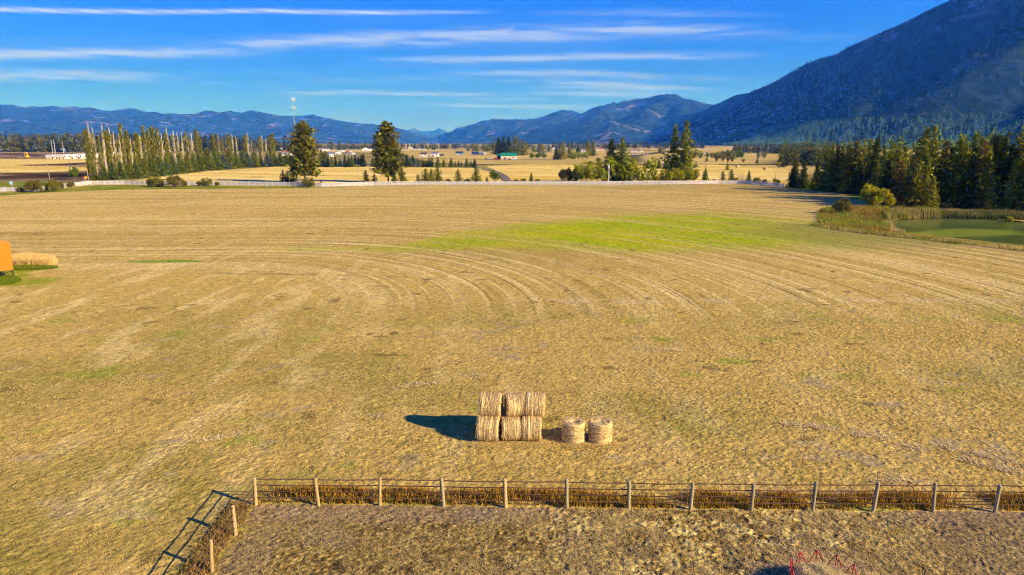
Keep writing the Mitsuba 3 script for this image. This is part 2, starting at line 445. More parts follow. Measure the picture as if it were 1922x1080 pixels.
def relief(x, y, amp):
    p = np.stack([x, y, 0 * x], -1)
    return amp * ((meshkit.fbm(p * 3.4, 2, 3) - 0.5) * 1.3 + (meshkit.fbm(p * 0.31 + 7, 2, 8) - 0.5) * 0.9)


def grid_mesh(x0, x1, y0, y1, step, zfun, keep=None):
    nx, ny = int(round((x1 - x0) / step)) + 1, int(round((y1 - y0) / step)) + 1
    X, Y = np.meshgrid(np.linspace(x0, x1, nx), np.linspace(y0, y1, ny))
    v = np.stack([X, Y, zfun(X, Y)], -1).reshape(-1, 3)
    i = np.arange(nx * ny).reshape(ny, nx)
    f = np.vstack([np.stack([i[:-1, :-1], i[:-1, 1:], i[1:, 1:]], -1).reshape(-1, 3), np.stack([i[:-1, :-1], i[1:, 1:], i[1:, :-1]], -1).reshape(-1, 3)])
    if keep is not None:
        c = v[f].mean(1)
        f = f[keep(c[:, 0], c[:, 1])]
    return v, f


def join(parts):
    v, f, n = [], [], 0
    for a, b in parts:
        v.append(a); f.append(b + n); n += len(a)
    return np.vstack(v), np.vstack(f)


pad_in = paddock_poly.buffer(-0.35)


def field_z_near(X, Y):
    z = relief(X, Y, 0.05)
    edge = np.clip(np.minimum((Y - 22) / 1.0, (47 - Y) / 1.5), 0, 1) * np.clip((48 - np.abs(X)) / 2, 0, 1)
    z = z * edge
    return np.where(contains_xy(pad_in, X.ravel(), Y.ravel()).reshape(X.shape), -0.22, z)


def field_z_mid(X, Y):
    e = np.clip(np.minimum((Y - 47) / 2.0, (95 - Y) / 4), 0, 1) * np.clip((80 - np.abs(X)) / 3, 0, 1)
    return relief(X, Y, 0.06) * e


near = grid_mesh(-48, 48, 22, 47, 0.1, field_z_near)
middle = grid_mesh(-80, 80, 47, 95, 0.24, field_z_mid)
outer = field_poly.difference(Polygon([(-48, 22), (48, 22), (48, 47), (-48, 47)])).difference(Polygon([(-80, 47), (80, 47), (80, 95), (-80, 95)])).difference(pond_poly)
parts_ = [near, middle]
for q in getattr(outer, 'geoms', [outer]):
    m = trimesh.creation.triangulate_polygon(q, engine='earcut')
    v, f = np.column_stack([m[0], np.zeros(len(m[0]))]), np.asarray(m[1])
    a = v[f]
    flip = np.cross(a[:, 1] - a[:, 0], a[:, 2] - a[:, 0])[:, 2] < 0
    f[flip] = f[flip][:, ::-1]
    parts_.append((v, f))
structure('hay_field', ply(join(parts_), 'hay_ground', smooth=False), 'wide mown golden hay field with curved mowing lines and a green hollow', 'field')


def paddock_z(X, Y):
    p = np.stack([X, Y, 0 * X], -1)
    hay = np.clip((X + 1.5) / 6, 0, 1) * np.clip((21 - X) / 6, 0, 1)
    return 0.02 + (0.032 + 0.10 * hay) * (meshkit.fbm(p * 5.0, 2, 21) - 0.4) + 0.18 * hay * np.clip(meshkit.fbm(p * 0.8, 2, 25) - 0.5, 0, 1)


bx0, by0, bx1, by1 = paddock_poly.bounds
pad = grid_mesh(bx0, min(bx1, 34), 18, by1 + 0.05, 0.055, paddock_z, keep=lambda x, y: contains_xy(paddock_poly, x, y))
structure('paddock', ply(pad, 'paddock_ground', smooth=False), 'trampled brown paddock floor littered with old hay', 'ground')

R = 34000
valley = Polygon([(-R, -R), (R, -R), (R, R), (-R, R)]).difference(field_poly.buffer(-0.5)).difference(pond_poly)
structure('valley_floor', sheet(valley, -0.03, 'valley_soil'), 'flat farmland of the wide valley floor', 'ground')

# pond: water below a sloping bank
wl = np.array(pond_poly.buffer(-0.6).exterior.coords)
structure('pond', sheet(Polygon(wl), -0.12, 'pond_water'), 'still green pond filmed with algae', 'water')
ext = np.array(pond_poly.exterior.coords)
bk = MB()
inner = np.array(pond_poly.buffer(-1.8).exterior.coords)
lo = np.array([inner[np.argmin(((inner - q) ** 2).sum(1))] for q in ext])
n_ = len(ext)
v = np.vstack([np.column_stack([ext, np.full(n_, 0.0)]), np.column_stack([lo, np.full(n_, -0.5)])])
i = np.arange(n_ - 1)
f = np.vstack([np.stack([i, i + 1, n_ + i + 1], 1), np.stack([i, n_ + i + 1, n_ + i], 1)])
structure('pond_bank', ply((v, f), 'bank_soil'), 'grassy bank sloping into the green pond', 'ground')
marsh_poly = Polygon(smooth_line(gp((1537, 398), (1548, 393), (1600, 389), (1680, 388), (1760, 392), (1860, 394), (1990, 400), (2150, 408), (2260, 430), (2260, 480), (2100, 486), (1922, 476), (1840, 466), (1760, 455), (1690, 446), (1640, 441), (1580, 432), (1545, 424), (1533, 412)), 5, True)).buffer(0)
structure('marsh', sheet(marsh_poly.difference(pond_poly), 0.02, 'bank_soil'), 'strip of rough wet ground with rust and green plants round the pond', 'ground')
structure('wood_floor', sheet(Polygon(gp((1478, 353), (1560, 361), (1650, 384), (1760, 391), (1990, 399), (2260, 420), (2500, 400), (2300, 340), (1700, 318), (1500, 330))), 0.01, 'turf'), 'shaded grass floor under the conifers beyond the pond', 'ground')

# farmland beyond the white fence
structure('stubble_field', sheet(Polygon(gp((225, 344), (300, 331), (360, 324), (430, 319), (520, 313), (700, 313.5), (900, 316), (924, 321), (945, 342), (700, 344), (590, 344.5), (420, 344))), 0.0, 'stubble'), 'bright golden stubble field between the poplar row and the white fence', 'field')
structure('stubble_field', sheet(Polygon(gp((912, 312), (985, 309), (1095, 309), (1230, 311), (1340, 309), (1480, 318), (1478, 345), (1300, 340), (1100, 342), (965, 342), (940, 325))), 0.0, 'stubble'), 'golden stubble field right of the curving farm road', 'field')
structure('stubble_field', sheet(Polygon(gp((-250, 298), (176, 298.5), (176, 306), (60, 310), (176, 313), (176, 320), (60, 324), (-250, 326))), 0.0, 'stubble'), 'pale stubble field at the left edge below the trailers', 'field')
structure('ploughed_field', sheet(Polygon(gp((24, 310.6), (100, 308.2), (176, 304.5), (330, 303), (330, 312), (176, 313.6), (100, 312.6))), 0.03, 'ploughed_soil'), 'dark wedge of ploughed soil across the pale left field', 'field')
structure('ploughed_field', sheet(Polygon(gp((-250, 326), (0, 325.5), (60, 325.5), (176, 321), (230, 321), (215, 339), (-250, 338.5))), 0.03, 'ploughed_soil'), 'dark brown ploughed field behind the left bushes', 'field')
structure('ploughed_field', sheet(Polygon(gp((-250, 287.5), (176, 287.8), (176, 298), (-250, 297.5))), 0.03, 'ploughed_soil'), 'far brown graded earth around the excavator', 'field')
structure('turf_strip', sheet(Polygon(gp((-150, 374.5), (0, 361.5), (60, 361), (125, 353.6), (175, 348.2), (235, 347.6), (330, 349), (420, 349.5), (545, 350.5), (600, 352), (660, 351.5), (590, 353.6), (400, 355), (240, 356), (120, 360), (40, 365), (-150, 379))), 0.02, 'turf'), 'bright green grass strip in front of the left part of the white fence', 'grass')
structure('verge', sheet(Polygon(gp((-200, 341), (0, 341.5), (100, 342), (172, 343.5), (120, 348), (60, 354), (0, 355.5), (-200, 360))), 0.02, 'turf'), 'olive verge behind the left end of the white fence', 'grass')


def ribbon(px, width, z, bsdf):
    line = LineString(smooth_line(gp(*px), 8))
    return sheet(line.buffer(width / 2, cap_style=2), z, bsdf)


structure('farm_road', ribbon([(900, 317), (915, 319.5), (930, 323), (941, 328), (948, 334), (951, 341)], 4.2, 0.06, 'asphalt'), 'grey farm road curving between the golden stubble fields', 'road')
structure('road', ribbon([(-260, 339.8), (0, 340), (180, 341.2), (420, 343.2), (590, 344.8), (700, 344.5)], 4.5, 0.06, 'asphalt'), 'lane running behind the white fence', 'road')
structure('highway', ribbon([(690, 296.6), (760, 297.2), (860, 299), (930, 300.2), (1040, 300.5)], 14, 0.06, 'asphalt'), 'far grey highway crossing the valley', 'road')

# ------------------------------------------------------------------ mountains
def ridge(name, label, crest, foot, back, nu, nv, spur, seed, profile=1.35, z0=-2.0, spur_len=900.0, crest_noise=12.0):
    """crest: (px, py, distance) triples; foot: (px, distance) pairs of the near foot; back: metres to the far foot"""
    C = np.array([at(*q) for q in crest])
    Fp = np.array([[(q[0] - CX) / F * (q[1] * cp + H * sp), q[1]] for q in foot])
    def resample(P, n):
        s = np.concatenate([[0], np.cumsum(np.linalg.norm(np.diff(P[:, :2], axis=0), axis=1))]); s /= s[-1]
        return np.stack([np.interp(np.linspace(0, 1, n), s, P[:, k]) for k in range(P.shape[1])], 1)
    C, Fp = resample(C, nu), resample(Fp, nu)
    out = C[:, :2] - Fp
    out /= np.linalg.norm(out, axis=1, keepdims=True)
    Bp = C[:, :2] + out * back
    V1, V2 = np.linspace(0, 1, nv), np.linspace(0, 1, nv // 3)[1:]
    s = np.concatenate([[0], np.cumsum(np.linalg.norm(np.diff(C[:, :2], axis=0), axis=1))])
    rows = []
    for a, P in ((V1, Fp), (V2, Bp)):
        for t in a:
            fr = t if P is Fp else 1 - t
            xy = (P * (1 - t) + C[:, :2] * t) if P is Fp else (C[:, :2] * (1 - t) + P * t)
            q = np.stack([s / spur_len + 0.35 * t, np.full(nu, fr * 1.1), 0 * s], -1)
            rg = 1 - 2 * np.abs(meshkit.fbm(q, 3, seed) - 0.5) * 1.6
            q2 = np.column_stack([xy / (spur_len * 0.28), 0 * s])
            n2 = meshkit.fbm(q2, 4, seed + 7) - 0.5
            w = math.sin(PI * min(fr, 1)) ** 0.8 if fr < 1 else 0
            z = z0 + (C[:, 2] - z0) * fr ** profile + w * spur * ((rg - 0.62) * 1.0 + n2 * 0.55) * (C[:, 2] / C[:, 2].max()) ** 0.7 * (0.35 + 0.65 * fr)
            z += crest_noise * (meshkit.fbm(np.column_stack([xy / 160.0, 0 * s]), 3, seed + 3) - 0.5) * min(1, fr * 4) * np.clip(C[:, 2] / 200, 0, 1)
            rows.append(np.column_stack([xy, z]))
    G = np.array(rows)
    i = np.arange(G.shape[0] * nu).reshape(G.shape[0], nu)
    f = np.vstack([np.stack([i[:-1, :-1], i[:-1, 1:], i[1:, 1:]], -1).reshape(-1, 3), np.stack([i[:-1, :-1], i[1:, 1:], i[1:, :-1]], -1).reshape(-1, 3)])
    structure(name, ply((G.reshape(-1, 3), f), 'mountain_cover', smooth=True), label, 'mountain')
    return G


left_crest = [(-700, 215), (-300, 205), (-100, 202), (0, 197), (23, 196), (47, 201), (88, 200), (114, 202), (135, 201), (166, 201.6), (192, 207), (211, 208), (239, 204), (250, 205), (273, 211.5), (286, 211.5), (302, 214.6), (317, 213), (338, 215), (364, 214), (390, 207.6), (411, 213), (432, 207), (453, 212.5), (471, 207), (504, 214), (527, 218), (560, 217), (590, 216), (602, 221), (626, 224), (649, 229), (684, 232), (715, 235), (736, 238), (754, 244), (778, 251), (801, 258), (850, 268)]
ridge('mountain_range', 'long blue mountain range across the left horizon', [(a, b, 13000 + 2500 * max(a, 0) / 850) for a, b in left_crest], [(-700, 8500), (0, 8200), (400, 8800), (700, 10500), (860, 13000)], 5000, 420, 110, 260, 31, 1.15, spur_len=1500.0, crest_noise=40)
ridge('far_mountain', 'palest far mountain seen through the gap in the valley', [(735, 256, 27000), (758, 247, 27000), (775, 242, 27000), (790, 246, 27000), (803, 247, 27000), (815, 245, 27500), (824, 241, 28000), (833, 246, 28000), (850, 250, 27500), (880, 252, 27000), (940, 258, 27000)], [(720, 22000), (840, 21500), (950, 22500)], 5000, 120, 40, 300, 77, 1.2, spur_len=1800.0, crest_noise=80)
mid_crest = [(780, 266), (820, 257), (850, 248), (873, 237), (904, 228), (927, 223), (953, 225), (981, 224), (1007, 224), (1033, 214), (1058, 206), (1075, 208), (1089, 214), (1100, 210), (1115, 202), (1143, 195), (1166, 195), (1190, 187), (1220, 183), (1234, 179), (1253, 176), (1269, 178), (1283, 186), (1300, 188), (1335, 197), (1400, 200), (1500, 205)]
ridge('mountain', 'blue middle mountain with a rounded summit and pinkish scree spurs', [(a, b, 15000 - 5000 * (a - 780) / 500) for a, b in mid_crest], [(790, 12500), (950, 8500), (1100, 7000), (1300, 6500), (1500, 6500)], 4000, 380, 130, 420, 53, 1.1, spur_len=1100.0, crest_noise=25)
near_crest = [(1185, 266, 9800), (1200, 253, 9300), (1241, 238, 8700), (1273, 218, 8200), (1287, 214.5, 8000), (1316, 209, 7700), (1337, 198.5, 7400), (1358, 190, 7100), (1381, 179, 6800), (1406, 174.6, 6500), (1443, 160, 6100), (1500, 127.5, 5600), (1516, 119.5, 5500), (1540, 110, 5350), (1570, 102, 5200), (1588, 91, 5050), (1615, 79, 4900), (1650, 63, 4700), (1707, 37, 4450), (1758, 12, 4250), (1850, -30, 3950), (1960, -75, 3700), (2100, -120, 3500), (2300, -150, 3300), (2600, -120, 3100), (3000, 0, 3000)]
G_near = ridge('near_mountain', 'huge dark forested mountain filling the right side', near_crest, [(1183, 9000), (1205, 7200), (1260, 5600), (1330, 4300), (1400, 3300), (1520, 2400), (1700, 1800), (1922, 1500), (2400, 1200), (3000, 1100)], 2500, 460, 170, 210, 19, 1.65, spur_len=700.0, crest_noise=14)

# ------------------------------------------------------------------ trees: prototypes (unit height), each a shape group of trunk and crown
def leafset(P, D, S, k, rng, col, var=0.35, w=0.35, hue=0.12):
    """k leaf-spray triangles at each cluster"""
    n = len(P) * k
    P, D, S = np.repeat(P, k, 0), np.repeat(D, k, 0), np.repeat(S, k)
    P = P + rng.normal(0, 1, (n, 3)) * S[:, None] * 0.35
    d = D + rng.normal(0, 0.55, (n, 3)); d /= np.linalg.norm(d, axis=1, keepdims=True)
    s = np.cross(d, rng.normal(0, 1, (n, 3))); s /= np.linalg.norm(s, axis=1, keepdims=True) + 1e-9
    l = S * rng.uniform(0.6, 1.3, n)
    tri = np.stack([P - d * l[:, None] * 0.5 + s * (l * w)[:, None], P - d * l[:, None] * 0.5 - s * (l * w)[:, None], P + d * l[:, None] * 0.6], 1)
    c = np.asarray(col)[None] * np.exp(rng.normal(0, var, (n, 1))) * (1 + rng.normal(0, hue, (n, 3)))
    return tri, c


def trunk_shape(h, r0, col=(0.10, 0.07, 0.045), bend=0.0, rng=rng, sides=6):
    z = np.linspace(0, h, 6)
    m = MB().tube(np.stack([bend * z * z, 0.4 * bend * z * z, z], 1), r0 * (1 - 0.92 * z / h), col, sides)
    return m


GROUPS = {}


def add_group(name, trunk, tri, col):
    scene[name] = {'type': 'shapegroup', 'trunk': trunk.shape('paint'), 'crown': soup(tri, col)}
    GROUPS[name] = 1


def conifer(name, seed, r=0.2, z0=0.06, levels=34, per=8, kcl=4, k=2, power=0.85, droop=0.35, size=0.075, col=(0.055, 0.068, 0.018), ragged=0.25, gaps=0.1, trunk_r=0.014, bend=0.0, tcol=(0.10, 0.07, 0.045), top_col=None, shape='cone'):
    q = np.random.default_rng(seed)
    P, D, S, C = [], [], [], []
    for i in range(levels):
        t = (i + q.uniform(-0.3, 0.3)) / levels
        t = min(max(t, 0), 0.985)
        z = z0 + (1 - z0) * t
        env = r * ((1 - t) ** power if shape == 'cone' else math.sqrt(max(0, 1 - (2 * (t * 0.93 + 0.07) - 0.82) ** 2 / 1.4)) * (1 - 0.35 * t)) + 0.008
        nb = max(3, int(per * (0.55 + 0.45 * env / r)))
        ph0 = q.uniform(0, 6.28)
        for j in range(nb):
            if q.random() < gaps: continue
            ph = ph0 + 2 * PI * (j + q.uniform(-0.35, 0.35)) / nb
            L = env * (1 + q.normal(0, ragged))
            if L < 0.004: continue
            sl = -droop * (1 - t) + 0.35 * t + q.normal(0, 0.1)
            m = max(1, int(round(kcl * (0.4 + 0.6 * L / r))))
            ss = np.linspace(0.30, 1.0, m) if m > 1 else np.array([0.7])
            for s_ in ss:
                pos = np.array([math.cos(ph) * L * s_, math.sin(ph) * L * s_, z + sl * L * s_ + 0.10 * L * s_ * s_])
                P.append(pos); D.append([math.cos(ph), math.sin(ph), sl + 0.1]); S.append(size * (0.55 + 0.45 * env / r) * q.uniform(0.75, 1.25))
    # leader
    for zz in np.linspace(0.94, 1.0, 4):
        P.append([0, 0, zz]); D.append([0, 0, 1.0]); S.append(size * 0.5)
    P, D, S = np.array(P), np.array(D, float), np.array(S)
    D /= np.linalg.norm(D, axis=1, keepdims=True)
    P = P + np.column_stack([bend * P[:, 2] ** 2, 0.4 * bend * P[:, 2] ** 2, 0 * S])
    tri, c = leafset(P, D, S, k, q, col)
    if top_col is not None:
        zz = tri[:, :, 2].mean(1)
        a = np.clip((zz - 0.6) / 0.4, 0, 1)[:, None] * q.uniform(0, 1, (len(c), 1))
        c = c * (1 - a) + np.asarray(top_col) * a
    add_group(name, trunk_shape(0.96, trunk_r, tcol, bend), tri, c)


def broadleaf(name, seed, rx=0.32, zc=0.58, rz=0.42, clumps=26, per=60, size=0.06, col=(0.16, 0.17, 0.02), trunk_r=0.02, stems=1, tcol=(0.14, 0.11, 0.08), var=0.3, hue=0.15, base=0.12, col2=None):
    """a crown of leaf clumps on limbs, the sky showing between the clumps"""
    q = np.random.default_rng(seed)
    m = MB()
    if stems == 1: m.tube([[0, 0, 0], [0.01, 0, zc * 0.6], [0.02, 0.01, zc + 0.2]], [trunk_r, trunk_r * 0.7, trunk_r * 0.2], tcol, 6)
    P, D, S = [], [], []
    for i in range(clumps):
        while True:
            u = q.uniform(-1, 1, 3)
            if 0.25 < np.linalg.norm(u) < 1: break
        c = np.array([u[0] * rx, u[1] * rx, max(base, zc + u[2] * rz)])
        lim = trunk_r * (0.35 if stems == 1 else 0.6)
        b0 = [0.01, 0, max(0.02, c[2] * 0.45)] if stems == 1 else [c[0] * 0.15, c[1] * 0.15, 0]
        m.tube([b0, (np.array(b0) + c) / 2 + [0, 0, 0.03], c], [lim, lim * 0.7, lim * 0.3], tcol, 3, cap=False)
        cr = q.uniform(0.5, 1.0) * rx * 0.42
        n = int(per * q.uniform(0.6, 1.3))
        o = q.normal(0, 1, (n, 3)); o /= np.linalg.norm(o, axis=1, keepdims=True)
        o *= cr * q.uniform(0.3, 1, (n, 1)) ** 0.5 * [1, 1, 0.8]
        P.append(c + o); D.append(o / cr + [0, 0, 0.2]); S.append(np.full(n, size))
    P, D, S = np.vstack(P), np.vstack(D), np.concatenate(S)
    ok = P[:, 2] > 0.01
    P, D, S = P[ok], D[ok], S[ok]
    D /= np.linalg.norm(D, axis=1, keepdims=True) + 1e-9
    tri, c = leafset(P, D, S, 1, q, col, var, 0.45, hue)
    zs = 1 / np.percentile(tri[:, :, 2], 99.7)
    tri = tri * [1, 1, zs]
    m.v = [a * [1, 1, zs] for a in m.v]
    if col2 is not None:
        nz = meshkit.noise(tri.mean(1) * 5.0, seed)
        a = np.clip((nz - 0.45) / 0.2, 0, 1)[:, None]
        c = c * (1 - a) + np.asarray(col2) * np.exp(q.normal(0, var, (len(c), 1))) * a
    add_group(name, m, tri, c)


def poplar(name, seed, leaf, r=0.075, col=(0.17, 0.165, 0.018), bare_top=True, twigs=90, tcol=(0.48, 0.40, 0.29)):
    """columnar poplar: upright limbs, bare and grey where leaf is low"""
    q = np.random.default_rng(seed)
    m = MB().tube([[0, 0, 0], [0.004, 0, 0.5], [0, 0.003, 1.0]], [0.012, 0.008, 0.001], tcol, 5)
    P, D, S = [], [], []
    for i in range(twigs):
        z = q.uniform(0.06, 0.9)
        ph = q.uniform(0, 6.28)
        L = q.uniform(0.10, 0.24) * (1.05 - 0.5 * z)
        env = r * 0.72 * (0.55 + 0.9 * z * (1.15 - z) * 1.3) * q.uniform(0.3, 1.0) * (1.0 if z < 0.75 else 0.45)
        e = np.array([math.cos(ph) * env, math.sin(ph) * env, min(z + L, 0.99)])
        m.tube([[0, 0, z], e * [0.75, 0.75, 0] + [0, 0, z + L * 0.45], e], [0.006, 0.0045, 0.0012], np.array(tcol) * q.uniform(0.7, 1.25), 3, cap=False)
        if q.random() < leaf * (1.25 - 0.75 * z if bare_top else 1.0):
            n = 9
            s_ = q.uniform(0.25, 1.0, n)
            pts = np.array([0, 0, z]) + (e - [0, 0, z]) * s_[:, None] + q.normal(0, 0.012, (n, 3))
            P.append(pts); D.append(np.tile([0.3 * math.cos(ph), 0.3 * math.sin(ph), 1.0], (n, 1))); S.append(np.full(n, 0.042))
    P, D, S = np.vstack(P), np.vstack(D), np.concatenate(S)
    D /= np.linalg.norm(D, axis=1, keepdims=True)
    tri, c = leafset(P, D, S, 2, q, col, 0.3)
    add_group(name, m, tri, c)


OLIVE_P, DARK_P, BLUE_S = (0.150, 0.145, 0.018), (0.042, 0.056, 0.016), (0.055, 0.085, 0.065)
for i in range(3):
    conifer(f'proto_pine_{i}', 100 + i, r=0.20, z0=0.16, levels=30, per=9, kcl=5, k=3, size=0.062, col=OLIVE_P, ragged=0.28, gaps=0.14, shape='pine', droop=0.25, trunk_r=0.013, tcol=(0.16, 0.09, 0.055))
for i in range(4):
    conifer(f'proto_fir_{i}', 120 + i, r=0.175 + 0.02 * (i % 2), z0=0.07, levels=34, per=8, kcl=4, k=3, size=0.062, col=[(0.180, 0.195, 0.016), (0.245, 0.240, 0.018), (0.135, 0.160, 0.018), (0.25, 0.22, 0.018)][i], ragged=0.34, gaps=0.24, power=0.8)
conifer('proto_fir_dark', 131, r=0.17, z0=0.06, levels=34, per=9, kcl=4, k=3, size=0.062, col=(0.060, 0.080, 0.014), ragged=0.26, gaps=0.14, power=0.85)
conifer('proto_fir_rust', 132, r=0.165, z0=0.05, levels=30, per=7, kcl=4, k=2, size=0.06, col=(0.20, 0.115, 0.035), ragged=0.32, gaps=0.25, power=0.8, tcol=(0.2, 0.15, 0.1))
conifer('proto_fir_browntop', 133, r=0.165, z0=0.06, levels=32, per=8, kcl=4, k=3, size=0.06, col=(0.125, 0.128, 0.017), ragged=0.28, gaps=0.15, top_col=(0.16, 0.08, 0.03))
for i in range(3):
    conifer(f'proto_spruce_{i}', 140 + i, r=0.27 - 0.02 * i, z0=0.02, levels=26, per=10, kcl=4, k=2, size=0.085, col=[(0.115, 0.150, 0.020), (0.150, 0.165, 0.020), (0.100, 0.130, 0.025)][i], ragged=0.16, gaps=0.05, power=0.8, droop=0.2)
conifer('proto_spruce_blue', 145, r=0.30, z0=0.02, levels=24, per=10, kcl=4, k=2, size=0.09, col=(0.075, 0.115, 0.10), ragged=0.16, gaps=0.05, power=0.8, droop=0.15)
for i in range(2):
    conifer(f'proto_young_{i}', 150 + i, r=0.27 + 0.04 * i, z0=0.06, levels=20, per=9, kcl=3, k=3, size=0.085, col=[(0.165, 0.16, 0.022), (0.11, 0.125, 0.02)][i], ragged=0.25, gaps=0.12, power=0.75, droop=0.0)
conifer('proto_cedar', 155, r=0.15, z0=0.02, levels=22, per=8, kcl=3, k=2, size=0.09, col=(0.035, 0.062, 0.028), ragged=0.1, gaps=0.03, power=0.6, droop=-0.3)
conifer('proto_far', 160, r=0.17, z0=0.08, levels=13, per=5, kcl=2, k=1, size=0.13, col=(0.125, 0.135, 0.018), ragged=0.3, gaps=0.05, power=0.75)
conifer('proto_far_dark', 161, r=0.15, z0=0.08, levels=13, per=5, kcl=2, k=1, size=0.13, col=(0.058, 0.072, 0.020), ragged=0.3, gaps=0.05, power=0.75)
conifer('proto_far_pale', 162, r=0.16, z0=0.10, levels=13, per=5, kcl=2, k=1, size=0.13, col=(0.10, 0.125, 0.055), ragged=0.3, gaps=0.05, power=0.7)
POP = [('bare', 0.10, 0.06, True), ('bare', 0.22, 0.07, True), ('halfbare', 0.38, 0.07, True), ('halfbare', 0.45, 0.065, True), ('leafy', 1.3, 0.075, False), ('leafy', 1.1, 0.065, False)]
for i, (nm, lf, r, bt) in enumerate(POP):
    poplar(f'proto_poplar_{i}', 170 + i, lf, r, bare_top=bt, twigs=100 if nm != 'leafy' else 120)
broadleaf('proto_willow', 180, 0.40, 0.55, 0.42, 26, 70, 0.065, (0.20, 0.21, 0.06), stems=3, base=0.06)
broadleaf('proto_green_tree', 181, 0.36, 0.58, 0.42, 26, 70, 0.062, (0.135, 0.20, 0.015))
broadleaf('proto_yellow_tree', 182, 0.26, 0.55, 0.45, 30, 42, 0.055, (0.34, 0.36, 0.012), base=0.08, col2=(0.42, 0.38, 0.015))
broadleaf('proto_aspen', 183, 0.20, 0.55, 0.46, 30, 40, 0.052, (0.31, 0.36, 0.012), base=0.06, col2=(0.40, 0.39, 0.015))
broadleaf('proto_aspen_1', 184, 0.17, 0.54, 0.47, 28, 50, 0.05, (0.37, 0.38, 0.012), base=0.05)
broadleaf('proto_shrub', 185, 0.62, 0.5, 0.45, 26, 80, 0.085, (0.16, 0.135, 0.022), stems=4, base=0.12, trunk_r=0.018)
broadleaf('proto_shrub_1', 186, 0.70, 0.48, 0.45, 24, 80, 0.09, (0.18, 0.165, 0.018), stems=4, base=0.12, trunk_r=0.018)
broadleaf('proto_shrub_gold', 187, 0.55, 0.52, 0.46, 30, 80, 0.07, (0.44, 0.35, 0.012), stems=4, base=0.10, col2=(0.26, 0.30, 0.012), trunk_r=0.018)
broadleaf('proto_shrub_dark', 188, 0.60, 0.5, 0.45, 24, 80, 0.085, (0.055, 0.060, 0.018), stems=4, base=0.12, trunk_r=0.018)


def stand(proto, name, label, px, base, top, cat='tree', group=None, wide=1.0, rot=None, lean=0.0):
    """a tree whose foot and top the photograph shows at these pixels"""
    p = g(px, base)
    h = max(0.6, at(px, top, p[1])[2])
    k = thing(name, label, cat, group)
    r = rng.uniform(0, 360) if rot is None else rot
    M = T().translate([p[0], p[1], -0.05])
    if lean: M = M.rotate([0, 1, 0], lean)
    scene[k] = {'type': 'instance', 'to_world': M.rotate([0, 0, 1], r).scale([h * wide, h * wide, h]), 'of': {'type': 'ref', 'id': proto}}
    return k


# the two tall pines at the white fence, the dark pair and the clump
stand('proto_pine_0', 'pine_tree', 'tall olive ponderosa pine behind the white fence, left of the two lone pines', 573, 343, 229, wide=1.12)
stand('proto_pine_1', 'pine_tree', 'tall lone pine with bare lower trunk behind the white fence, right of the two', 729, 343, 228.5, wide=1.16)
stand('proto_fir_2', 'fir_tree', 'left and shorter of the tall dark fir pair beyond the yellow shrubs', 1263, 338, 234, wide=0.92)
stand('proto_fir_0', 'fir_tree', 'right and taller of the tall dark fir pair beyond the yellow shrubs', 1284, 339, 227, wide=0.92)
stand('proto_fir_dark', 'fir_tree', 'black-green fir forming the left half of the dark clump behind the lamp post', 1146, 342, 261, wide=1.25)
stand('proto_fir_2', 'fir_tree', 'dark fir forming the right half of the clump behind the lamp post', 1166, 342.3, 259, wide=1.35)
# young trees and shrubs along the white fence, left to right
FENCE_TREES = [('proto_young_1', 532, 342, 319, 1.0), ('proto_young_1', 540, 342, 321, 1.0), ('proto_young_1', 550, 342.5, 322, 1.1), ('proto_young_0', 687, 343.5, 319, 1.0), ('proto_young_1', 703, 343.5, 326, 1.15), ('proto_spruce_0', 740, 344, 321, 1.0), ('proto_young_0', 755, 343.5, 314, 1.05), ('proto_young_1', 785, 347, 326, 0.85), ('proto_young_0', 799, 347, 316, 1.15), ('proto_young_0', 810, 344, 317, 1.0), ('proto_young_0', 822, 343.6, 310, 0.95), ('proto_young_0', 860, 344, 317, 0.98),
               ('proto_young_0', 894, 344, 312, 1.1), ('proto_spruce_0', 914, 343.5, 332, 1.2), ('proto_spruce_1', 997, 342.8, 325, 1.0), ('proto_spruce_0', 1323, 341.5, 316.5, 1.05), ('proto_young_0', 1356, 341, 320, 0.9), ('proto_young_0', 1372, 341, 317, 1.0), ('proto_spruce_0', 1405, 343, 321, 0.95)]
for n, (pr, x, b, t, w) in enumerate(FENCE_TREES):
    stand(pr, 'young_conifer', f'small young conifer behind the white fence, {ordinal(n + 1)} from the left of them', x, b, t, group='young conifers along the white fence', wide=w)
stand('proto_green_tree', 'round_tree', 'round dark green tree beside the curving grey farm road', 928, 343, 319, wide=1.05)
stand('proto_fir_dark', 'fir_tree', 'slim dark fir standing behind a young conifer left of the farm road', 891, 315, 297.5, wide=1.5)
